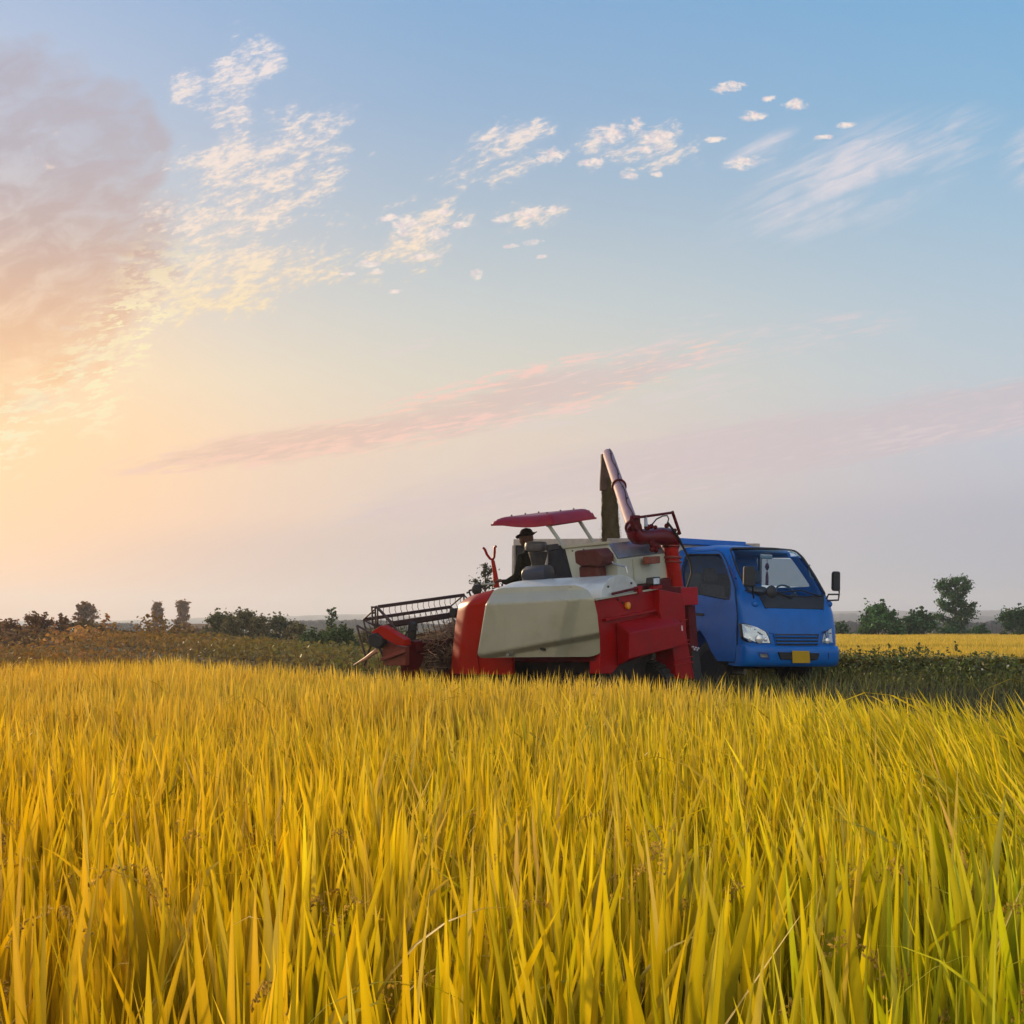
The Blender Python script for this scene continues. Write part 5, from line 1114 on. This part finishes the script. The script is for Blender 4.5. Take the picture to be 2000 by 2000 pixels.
# the grille, the bumper intake are sunk into the skin
for i, c in enumerate((cav, c1, c2, c3, c4, c5, c6)):
    md = body.modifiers.new('b%d' % i, 'BOOLEAN'); md.operation = 'DIFFERENCE'; md.object = c; md.solver = 'EXACT'
bpy.context.view_layer.update()
me = bpy.data.meshes.new_from_object(body.evaluated_get(bpy.context.evaluated_depsgraph_get()))
Vc = [tuple(v.co + body.location) for v in me.vertices]; Fc_ = [list(p.vertices) for p in me.polygons]
for c in (body, cav, c1, c2, c3, c4, c5, c6): bpy.data.objects.remove(c)
cab = mesh_obj('cab', Vc, Fc_, BLUE, TK, smooth=True, sharp=28)
# glass
GL = glassmat('windscreen_glass', (.66, .82, .92), .45)
GS = glassmat('side_glass', (.42, .44, .46), .10)
def patch(P2, fn, nx=1):
    mb = MB(); mb.add([fn(*p) for p in P2], [list(range(len(P2)))]); return mb
xs = [p[0] for p in ws2]; zz = [p[1] for p in ws2]
def inside_rows(poly, n, m, fn, grow=.015):
    """grid that fills a convex polygon (a,b) row by row"""
    A = np.array(poly); c = A.mean(0); A = c + (A - c) * (1 + grow); b0, b1 = A[:, 1].min(), A[:, 1].max(); mb = MB(); V = []
    for j in range(m + 1):
        b = b0 + (b1 - b0) * min(max(j / m, .002), .998); X = []
        for i in range(len(A)):
            p, q = A[i], A[(i + 1) % len(A)]
            if (p[1] - b) * (q[1] - b) <= 0 and abs(p[1] - q[1]) > 1e-9: X.append(p[0] + (q[0] - p[0]) * (b - p[1]) / (q[1] - p[1]))
        x0, x1 = min(X), max(X)
        for i in range(n + 1): V.append(fn(x0 + (x1 - x0) * i / n, b))
    return mb.add(V, [[j * (n + 1) + i, j * (n + 1) + i + 1, (j + 1) * (n + 1) + i + 1, (j + 1) * (n + 1) + i] for j in range(m) for i in range(n)])
inside_rows(ws2, 24, 14, lambda x, z: TF(x, yfront(x, z) + .022, z)).obj('windscreen', GL, TK, smooth=True, sharp=80)
inside_rows(sw2, 6, 8, lambda y, z: TF(sx(z) + .02, y, z)).obj('side_window', GS, TK, smooth=True)
inside_rows(far2, 6, 8, lambda y, z: TF(W - sx(z) - .02, y, z)).obj('side_window', GS, TK, smooth=True)
inside_rows(rwn, 4, 4, lambda x, z: TF(x, LC - .03, z)).obj('rear_window', GS, TK)
# seals
def loop_tube(P, r, n=6):
    mb = MB(); mb.tube(list(P) + [P[0]], r, n, cap=False); return mb
loop_tube([TF(*front_hit(*p, off=.004)) for p in rounded(WS, 6, 3)], .017).obj('windscreen_seal', TBLK, TK, smooth=True)
loop_tube([TF(sx(z) - .002, y, z) for y, z in sw2], .012).obj('side_window_seal', TBLK, TK, smooth=True)
# door: outline groove, handle
D = [(1330, 1075), (1398, 1075), (1411, 1080), (1421, 1100), (1437, 1150), (1441, 1200), (1440, 1262), (1439, 1294), (1399, 1292), (1390, 1272), (1380, 1247), (1364, 1226), (1345, 1222), (1329, 1222)]
dq = [side_hit(*p) for p in D]; dyz = [(q[1], q[2]) for q in dq]
def ring_door():
    A = rounded(dyz, .05, 3); B = sw2; n = 72
    def rs(P):
        P = [np.array(p) for p in P]; c = np.mean(P, 0); L = [0]
        for i in range(len(P)): L.append(L[-1] + np.linalg.norm(P[(i + 1) % len(P)] - P[i]))
        return P, c
    C = np.mean([np.array(p) for p in B], 0)
    def ray(P, a):
        d = np.array((math.cos(a), math.sin(a))); best = None
        for i in range(len(P)):
            p, q = np.array(P[i]) - C, np.array(P[(i + 1) % len(P)]) - C; e = q - p; den = d[0] * e[1] - d[1] * e[0]
            if abs(den) < 1e-12: continue
            t = (p[0] * e[1] - p[1] * e[0]) / den; s_ = (p[0] * d[1] - p[1] * d[0]) / den
            if t > 0 and -1e-9 <= s_ <= 1 + 1e-9 and (best is None or t < best): best = t
        return C + d * (best or .3)
    V = []
    R = 8
    for i in range(n):
        a = 2 * math.pi * i / n; o, b = ray(A, a), ray(B, a); b = C + (b - C) * 1.03; o = C + (o - C) * .992
        for k in range(R + 1):
            q = b + (o - b) * k / R; V.append(TF(sx(min(2.2, max(.36, q[1]))) - .010 - (.012 * math.exp(-((q[1] - .93) / .05) ** 2)), q[0], q[1]))
    Fd = [[i * (R + 1) + k, ((i + 1) % n) * (R + 1) + k, ((i + 1) % n) * (R + 1) + k + 1, i * (R + 1) + k + 1] for i in range(n) for k in range(R)]
    return mesh_obj('door', V, Fd, BLUE, TK, smooth=True, solid=.014, sharp=50)
door = ring_door()
loop_tube([TF(sx(min(2.2, max(.36, q[1]))) - .003, q[0], q[1]) for q in rounded(dyz, .05, 3)], .008, 5).obj('door_seal', TBLK, TK)
MB().prism([TF(*side_hit(x, y, .03)) for x, y in ((1345, 1196), (1374, 1198), (1374, 1203), (1345, 1201))], TF.vec(.03, 0, 0)).obj('door_handle', TBLK, door, bev=.006)
# pillar grab rail
MB().tube([TF(*side_hit(1424, 1104, .03)), TF(*side_hit(1437, 1130, .03))], .018, 6).obj('pillar_vent', BLUD, TK)
MB().tube([TF(*side_hit(1424, 1086, .01)), TF(*side_hit(1434, 1112, .015)), TF(*side_hit(1441, 1150, .01))], .010, 6).obj('pillar_strip', BLUD, TK, smooth=True)
def fprism(P, off, dep, name, m, parent=TK, **k):
    P = [TF(*front_hit(x, y, off)) for x, y in P]; return MB().prism(P, TF.vec(0, dep, 0)).obj(name, m, parent, **k)
def fpatch(q4, off, dep, name, m, parent=TK, n=14, nv=3, **k):
    """4 photo corners (bl, br, tr, tl) laid on the curved front"""
    def fn(s, v):
        x = (q4[0][0] * (1 - s) + q4[1][0] * s) * (1 - v) + (q4[3][0] * (1 - s) + q4[2][0] * s) * v
        y = (q4[0][1] * (1 - s) + q4[1][1] * s) * (1 - v) + (q4[3][1] * (1 - s) + q4[2][1] * s) * v
        return TF(*front_hit(x, y, off))
    return MB().grid(fn, n, nv).obj(name, m, parent, smooth=True, solid=dep, **k)
fpatch([(1494, 1187), (1608.5, 1190), (1609.5, 1166), (1480, 1159)], .006, .010, 'cowl_panel', TBLK)
loop_tube([TF(*front_hit(x, y, .001)) for x, y in ((1494, 1188), (1503, 1237), (1605, 1239), (1608, 1191))], .006, 5).obj('bonnet_seam', BLUD, TK)
# grille
gr = fpatch([(1516, 1261.5), (1596, 1261.5), (1599, 1238.5), (1511.5, 1238)], .006, .012, 'grille', TBLK)
for y in (1243, 1249.5, 1256): MB().tube([TF(*front_hit(1513 + (y - 1238) * .2 + 82 * s / 8, y + .3 * s / 8, .022)) for s in range(9)], .013, 6).obj('grille_bar', BLUE, gr, smooth=True)
MB().tube([TF(*front_hit(x, y, .012)) for x, y in ((1511, 1237), (1516, 1262.5), (1555, 1263), (1597, 1262.5), (1600.5, 1238))], .014, 6).obj('grille_frame', BLUE, gr, smooth=True)
# headlights
LENS = mat('headlight_reflector', (.60, .64, .66), .22, metal=.8, vary=.10, scale=9)
LGL = glassmat('lamp_cover', (.9, .93, .95), .8)
def headlight(P, inner):
    rim = MB().prism([TF(*front_hit(x, y, .006)) for x, y in P], TF.vec(0, .05, 0)).obj('headlight', TBLK, TK, bev=.008)
    c = np.mean([np.array(p) for p in P], 0); Q = [c + (np.array(p) - c) * .90 for p in P]
    MB().prism([TF(*front_hit(x, y, .014)) for x, y in Q], TF.vec(0, .01, 0)).obj('reflector', LENS, rim)
    for k, (dx, dy, r) in enumerate(inner):
        p = TF(*front_hit(c[0] + dx, c[1] + dy, .02)); MB().tube([p + TF.vec(0, .012, 0), p + TF.vec(0, -.006, 0), p + TF.vec(0, -.016, 0)], [r, r, r * .6], 16).obj('lamp', mat('lamp_bowl', (.8, .82, .82), .12, metal=.5), rim, smooth=True, sharp=50)
    dv = MB()
    for (x0, y0, x1, y1) in ((-12, -8, 0, -12), (4, -6, 14, 2), (-6, -10, -3, 10), (9, -2, 11, 12)):
        if abs(x0) < .6 * (max(p[0] for p in P) - min(p[0] for p in P)): 
            a, b = [TF(*front_hit(c[0] + x, c[1] + y * .8, .018)) for x, y in ((x0, y0), (x1, y1))]; dv.tube([a, b], .007, 5)
    if dv.V: dv.obj('trim', TBLK, rim)
    MB().prism([TF(*front_hit(x, y, .030)) for x, y in Q], TF.vec(0, .003, 0)).obj('lens', LGL, rim)
headlight([(1446.5, 1217), (1459, 1218), (1480, 1224), (1497, 1233.5), (1503, 1244), (1507, 1257.5), (1480, 1257), (1459, 1254), (1450, 1245)], [(-10, 8, .050), (8, 9, .065), (20, 10, .03)])
headlight([(1625, 1223.5), (1627.5, 1240), (1628, 1257), (1604.5, 1256.5), (1607.5, 1240), (1615, 1231)], [(-2, 10, .045)])
# bumper: own curved mesh standing proud
def bumper():
    prof = [(.352, .05), (.372, .015), (.43, -.022), (.58, -.032), (.625, -.022), (.655, .0), (.66, .06)]
    V, Fc = [], []; NN = 41
    for z, dy in prof:
        for i in range(NN):
            a = math.pi * i / (NN - 1); c = math.cos(a); s_ = math.sin(a); n = 4.6; hx = XC + .004; rc = .30
            x = XC - hx * np.sign(c) * abs(c) ** (2 / n); y = dy + rc * (1 - abs(s_) ** (2 / n)); V.append(TF(x, y, z))
    m = len(prof)
    Fc = [[r * NN + i, r * NN + i + 1, (r + 1) * NN + i + 1, (r + 1) * NN + i] for r in range(m - 1) for i in range(NN - 1)]
    return mesh_obj('bumper', V, Fc, BLUE, TK, smooth=True, solid=.012, sharp=40)
bump_o = bumper()
fprism([(1521, 1273.5), (1601, 1275.5), (1598, 1288), (1590, 1290), (1526, 1288)], .085, .05, 'bumper_intake', TBLK, bump_o, bev=.006)
fprism([(1547.5, 1271), (1581, 1271.5), (1582.5, 1295), (1548.5, 1295)], .105, .012, 'number_plate', mat('plate_yellow', (.55, .36, .02), .5, vary=.04), TK, bev=.003)
for P in ([(1480, 1273), (1501, 1274), (1504, 1288), (1484, 1287)], [(1619, 1275), (1627, 1276), (1628, 1289), (1619, 1288)]):
    fg = fprism(P, .080, .03, 'fog_light', BLUD, bump_o, bev=.006); c = np.mean([np.array(p) for p in P], 0)
    MB().prism([TF(*front_hit(x, y, .086)) for x, y in [c + (np.array(p) - c) * np.array((.72, .5)) for p in P]], TF.vec(0, .01, 0)).obj('lens', LENS, fg)
# mirrors
def mirror(cx, cy, hw, hh, y0, stem):
    ctr = TF.hit(cx, cy, 1, y0); s = 1 / 133.
    P = rounded([(ctr[0] - hw * s, ctr[2] - hh * s), (ctr[0] + hw * s, ctr[2] - hh * s), (ctr[0] + hw * s * .95, ctr[2] + hh * s), (ctr[0] - hw * s * .95, ctr[2] + hh * s)], .035)
    mb = MB().prism([TF(x, y0, z) for x, z in P], TF.vec(0, .07, 0)); o = mb.obj('wing_mirror', TBLK, TK, bev=.022, seg=3)
    MB().prism([TF(ctr[0] + (x - ctr[0]) * .85, y0 + .072, ctr[2] + (z - ctr[2]) * .9) for x, z in P], TF.vec(0, .004, 0)).obj('glass', mat('mirror_glass', (.8, .8, .8), .05, metal=1), o)
    for pth in stem: MB().tube([TF.px(x, y, 1, y0 + .03 + k * dk) for k, (x, y, dk) in enumerate(pth)], .014, 7).obj('mirror_arm', TBLK, o, smooth=True, sharp=50)
mirror(1466.5, 1125.5, 13, 20, -.02, [[(1469.5, 1144, 0), (1471, 1155, .02), (1472, 1168, .06)]])
mirror(1636, 1135, 9, 20, .02, [[(1639, 1153, 0), (1639, 1161, 0), (1618, 1161, .02), (1614, 1170, .03)], [(1639, 1160, 0), (1637.5, 1172, 0), (1616, 1173, .03)]])
for x, y in ((1474, 1180), (1619, 1180)):
    q = front_hit(x, y, 0); MB().ball(TF(*q), .05, 14, 10, (1.1, .8, 1.0)).obj('mirror_foot', BLUE, TK, smooth=True)
q = TF.hit(1507, 1156, 1, -.02); MB().tube([TF(q[0], -.0, q[2]), TF(q[0], -.03, q[2] + .003), TF(q[0], -.05, q[2] + .005)], [.088, .095, .07], 20).obj('front_mirror', TBLK, TK, smooth=True, sharp=45)
MB().tube([TF(q[0] - .05, .0, q[2]), TF.px(1490, 1157, 1, .06), TF.px(1462, 1156, 1, .2)], .012, 6).obj('front_mirror_arm', TBLK, TK)
# wipers
for P in (((1478, 1161), (1515, 1156), (1548, 1168)), ((1522, 1157), (1565, 1153), (1602, 1165)), ((1500, 1158), (1470, 1158), (1455, 1152))):
    MB().tube([TF(*front_hit(x, y, .03)) for x, y in P], .011, 6).obj('wiper', TBLK, TK, smooth=True)
# cab inside
SEATM = mat('seat_cloth', (.11, .10, .10), .9, vary=.2, scale=15)
for x0 in (.14, 1.03):
    MB().hexa([TF(x0, .75, .95), TF(x0 + .62, .75, .95), TF(x0 + .62, 1.35, .95), TF(x0, 1.35, .95), TF(x0, .78, 1.10), TF(x0 + .62, .78, 1.10), TF(x0 + .62, 1.35, 1.06), TF(x0, 1.35, 1.06)]).obj('seat', SEATM, TK, bev=.05, seg=3)
    MB().hexa([TF(x0 + .03, 1.25, 1.0), TF(x0 + .59, 1.25, 1.0), TF(x0 + .59, 1.42, 1.0), TF(x0 + .03, 1.42, 1.0), TF(x0 + .08, 1.40, 1.60), TF(x0 + .54, 1.40, 1.60), TF(x0 + .54, 1.52, 1.60), TF(x0 + .08, 1.52, 1.60)]).obj('seat_back', SEATM, TK, bev=.06, seg=3)
    MB().hexa([TF(x0 + .18, 1.43, 1.64), TF(x0 + .44, 1.43, 1.64), TF(x0 + .44, 1.53, 1.64), TF(x0 + .18, 1.53, 1.64), TF(x0 + .19, 1.45, 1.86), TF(x0 + .43, 1.45, 1.86), TF(x0 + .43, 1.54, 1.86), TF(x0 + .19, 1.54, 1.86)]).obj('headrest', SEATM, TK, bev=.04, seg=3)
MB().hexa([TF(.08, .35, .9), TF(W - .08, .35, .9), TF(W - .08, .62, .9), TF(.08, .62, .9), TF(.08, .38, 1.40), TF(W - .08, .38, 1.40), TF(W - .08, .60, 1.36), TF(.08, .60, 1.36)]).obj('dashboard', mat('dash_grey', (.20, .22, .25), .7, vary=.1), TK, bev=.03)
sw = MB(); cs = np.array((1.36, .72, 1.42)); PP = []
for i in range(25):
    a = 2 * math.pi * i / 24; PP.append(TF(cs[0] + .21 * math.cos(a), cs[1] + .21 * math.sin(a) * .5, cs[2] + .21 * math.sin(a) * .85))
sw.tube(PP, .016, 7, cap=False)
for a in (.3, 2.8, 4.7): sw.tube([TF(*cs), TF(cs[0] + .2 * math.cos(a), cs[1] + .1 * math.sin(a), cs[2] + .17 * math.sin(a))], .014, 5)
sw.obj('steering_wheel', mat('wheel_grey', (.10, .11, .12), .5), TK, smooth=True)
q = TF.hit(1498, 1087, 1, .62); MB().hexa([TF(q[0] - .12, .62, q[2] - .035), TF(q[0] + .12, .62, q[2] - .035), TF(q[0] + .12, .66, q[2] - .035), TF(q[0] - .12, .66, q[2] - .035), TF(q[0] - .12, .62, q[2] + .035), TF(q[0] + .12, .62, q[2] + .035), TF(q[0] + .12, .66, q[2] + .035), TF(q[0] - .12, .66, q[2] + .035)]).obj('interior_mirror', mat('inner_grey', (.25, .3, .33), .4), TK, bev=.02)
MB().tube([TF(W - .13, .62, 1.92), TF(W - .17, .60, 1.88), TF(W - .17, .55, 1.74), TF(W - .13, .52, 1.70)], .014, 6).obj('grab_handle', mat('inner_grey', (.25, .3, .33)), TK, smooth=True)
ch = MB(); q = TF.hit(1498.5, 1092, 1, .66)
for dz, r in ((-.03, .006), (-.09, .028), (-.12, .035), (-.15, .022), (-.20, .012)): ch.ball(TF(q[0], .66, q[2] + dz), r, 8, 6)
ch.tube([TF(q[0], .66, q[2]), TF(q[0], .66, q[2] - .2)], .004, 5); ch.tube([TF(q[0], .66, q[2] - .2), TF(q[0], .66, q[2] - .26), TF(q[0], .66, q[2] - .40)], [.012, .024, .026], 8)
tag(ch.obj('hanging_charm', mat('charm_red', (.12, .02, .03), .7), None, smooth=True), 'tasselled charm hanging from the mirror inside the truck windscreen', 'charm')
# roof gutter and bed headboard
MB().tube([TF(sx(2.10) - .01, y, 2.10) for y in (.95, 1.2, 1.45, 1.68)], .016, 6).obj('roof_gutter', BLUE, TK, smooth=True)
# wheels
TYR = mat('tyre_rubber', (.016, .016, .016), .85, vary=.3, scale=12, dirt=(.08, .06, .04), dirt_amt=.4); RIM = mat('wheel_rim', (.020, .020, .024), .8, spec=.1)
def wheel(x, y, w_=.20, r=.37):
    mb = MB(); pr = [(0, r * .62), (.01, r * .9), (.03, r * .98), (.06, r), (w_ - .06, r), (w_ - .03, r * .98), (w_ - .01, r * .9), (w_, r * .62)]
    mb.tube([TF(x + a, y, r - .02) for a, _ in pr], [b for _, b in pr], 28); o = mb.obj('wheel', TYR, TK, smooth=True, sharp=40)
    for xs_ in (x - .004, x + w_ - .03): MB().tube([TF(xs_, y, r - .02), TF(xs_ + .034, y, r - .02)], [r * .6, r * .6], 24).obj('rim', RIM, o, bev=.01)
for x in (.03, W - .23): wheel(x, .97); wheel(x, 4.9)
MB().hexa([TF(.45, .2, .42), TF(W - .45, .2, .42), TF(W - .45, 6.3, .42), TF(.45, 6.3, .42), TF(.45, .2, .62), TF(W - .45, .2, .62), TF(W - .45, 6.3, .62), TF(.45, 6.3, .62)]).obj('chassis_frame', TBLK, TK)
MB().tube([TF(.3, .97, .35), TF(W - .3, .97, .35)], .06, 10).obj('axle', TBLK, TK)
MB().tube([TF.px(1400, 1311, 0, .2), TF.px(1455, 1313, 0, .35)], .05, 8).obj('tow_bar', CRM, TK)
# --- cargo bed
BEDM = mat('bed_slate', (.022, .024, .032), .9, vary=.3, scale=3, dirt=(.05, .045, .04), dirt_amt=.4, spec=.1)
RAILM = mat('bed_pale_wood', (.42, .38, .33), .75, vary=.15, scale=6, dirt=(.2, .17, .14), dirt_amt=.4)
y0b = 2.0; ye = TF.hit(1007, 1060, 0, 0)[1]; zt0 = TF.hit(1300, 1053, 0, 0)[2]; zt1 = TF.hit(1008, 1053, 0, 0)[2]
zt0, zt1 = 2.34, min(zt1, 2.75)
def bz(y): return zt0 + (zt1 - zt0) * (y - y0b) / (ye - y0b)
MB().hexa([TF(0, y0b, .70), TF(W, y0b, .70), TF(W, ye, .70), TF(0, ye, .70), TF(0, y0b, .80), TF(W, y0b, .80), TF(W, ye, .80), TF(0, ye, .80)]).obj('bed_floor', BEDM, TK)
for x in (-.03, W):
    MB().hexa([TF(x, y0b, .80), TF(x + .03, y0b, .80), TF(x + .03, ye, .80), TF(x, ye, .80), TF(x, y0b, zt0 - .12), TF(x + .03, y0b, zt0 - .12), TF(x + .03, ye, zt1 - .12), TF(x, ye, zt1 - .12)]).obj('bed_side', BEDM, TK)
    MB().hexa([TF(x - .02, y0b, zt0 - .12), TF(x + .04, y0b, zt0 - .12), TF(x + .04, ye, zt1 - .12), TF(x - .02, ye, zt1 - .12), TF(x - .02, y0b, zt0), TF(x + .04, y0b, zt0), TF(x + .04, ye, zt1), TF(x - .02, ye, zt1)]).obj('bed_rail', RAILM, TK, bev=.006)
    for k in range(5):
        y = y0b + .03 + (ye - y0b - .08) * k / 4; MB().bar(TF(x - .035 if x < 1 else x + .065, y, .75), TF(x - .035 if x < 1 else x + .065, y, bz(y) - .12), TF.vec(.02, 0, 0), TF.vec(0, .035, 0)).obj('bed_post', RAILM, TK, bev=.004)
MB().hexa([TF(0, ye - .04, .8), TF(W, ye - .04, .8), TF(W, ye, .8), TF(0, ye, .8), TF(0, ye - .04, zt1), TF(W, ye - .04, zt1), TF(W, ye, zt1), TF(0, ye, zt1)]).obj('tailboard', BEDM, TK)
MB().hexa([TF(.0, y0b, .8), TF(W, y0b, .8), TF(W, y0b + .05, .8), TF(.0, y0b + .05, .8), TF(.0, y0b, 2.26), TF(W, y0b, 2.26), TF(W, y0b + .05, 2.26), TF(0, y0b + .05, 2.26)]).obj('headboard', mat('headboard_grey', (.55, .55, .55), .7), TK)
MB().hexa([TF(-.02, y0b - .10, 2.25), TF(1.52, y0b - .10, 2.25), TF(1.52, y0b + .08, 2.25), TF(-.02, y0b + .08, 2.25), TF(-.02, y0b - .10, 2.345), TF(1.52, y0b - .10, 2.345), TF(1.52, y0b + .08, 2.345), TF(-.02, y0b + .08, 2.345)]).obj('headboard_rail', BLUE, TK, bev=.012)
MB().hexa([TF(1.52, y0b - .12, 2.18), TF(1.80, y0b - .12, 2.18), TF(1.80, y0b + .08, 2.18), TF(1.52, y0b + .08, 2.18), TF(1.52, y0b - .12, 2.30), TF(1.78, y0b - .12, 2.26), TF(1.78, y0b + .08, 2.26), TF(1.52, y0b + .08, 2.30)]).obj('headboard_end', BLUE, TK, bev=.012)
# --- grain: heap in the bed, stream from the spout
GRN = mat('paddy_grain', (.13, .085, .020), .85, vary=.35, scale=40, bump=.8)
def heap(s, v):
    x = .04 + (W - .08) * s; y = y0b + .1 + (ye - y0b - .2) * v; return TF(x, y, 1.55 + .45 * math.exp(-((x - .9) / .8) ** 2 - ((y - 3.4) / 1.0) ** 2) + .01 * math.sin(x * 40) * math.sin(y * 37))
gh = MB().grid(heap, 30, 50); ho = gh.obj('grain_heap', GRN, None, smooth=True); tag(ho, 'heap of freshly threshed grain inside the truck bed', 'grain', kind='stuff')
def stream():
    Y = 22.62; V, Q, C = [], [], []
    def f(s, v):
        a = 2 * math.pi * s; py = 935 + (1075 - 935) * v; l = 1175.5 + .6 * math.sin(v * 11); r = np.interp(py, [935, 1000, 1052, 1075], [1200, 1207, 1210.5, 1212]) + .8 * math.sin(v * 17 + 1)
        c_ = at((l + r) / 2, py, Y); rx = (r - l) / 2 / F * Y; k = 1 + .05 * math.sin(a * 5 + v * 23) + .04 * math.sin(a * 9 - v * 41)
        return c_ + np.array((math.cos(a) * rx * k, math.sin(a) * .11 * k, 0))
    g_ = MB().grid(f, 28, 60); V = [np.array(v) for v in g_.V]; Q = [list(q) for q in g_.F]
    C = [np.array((.055, .038, .008)) * math.exp(rng.normal(0, .12)) for _ in V]
    n = 9000; v = rng.random(n); a = rng.uniform(0, 6.28, n); py = 938 + 137 * v; l = 1175.5; r = np.interp(py, [935, 1000, 1052, 1075], [1200, 1207, 1210.5, 1212])
    rr = np.abs(rng.normal(.97, .055, n)) + (rng.random(n) < .10) * rng.random(n) * .35 * v
    cx = (l + r) / 2 + (r - l) / 2 * np.cos(a) * rr + (np.cos(a) > 0) * (rng.random(n) < .12) * rng.random(n) * 7 * v
    Pp = np.stack([(cx - 1000) / F * Y, Y + .11 * np.sin(a) * rr, EYE[2] + (HZ - py) / F * Y], 1)
    d = rng.normal(0, .45, (n, 3)); d[:, 2] = -1; d /= np.linalg.norm(d, axis=1)[:, None]; e = np.cross(d, rng.normal(0, 1, (n, 3))); e /= np.linalg.norm(e, axis=1)[:, None]; f2 = np.cross(d, e)
    L, w_ = .0075, .0028; oc = np.stack([Pp - d * L, Pp + e * w_, Pp + d * L, Pp - e * w_, Pp + f2 * w_, Pp - f2 * w_], 1).reshape(-1, 3)
    b = np.arange(n)[:, None] * 6; q = np.concatenate([b + np.array([0, 1, 2, 3]), b + np.array([0, 4, 2, 5])], 0); cc = np.repeat(np.array((.085, .058, .012)) * np.exp(rng.normal(0, .3, (n, 1))), 6, 0)
    V2, Q2, C2 = join([(np.array(V), np.array(Q), np.array(C)), (oc, q, cc)])
    o = fast_mesh('grain_stream', V2, Q2, leafmat('falling_grain', .1, .02), C2); tag(o, 'brown stream of grain falling from the raised tube into the truck', 'grain', kind='stuff')
stream()
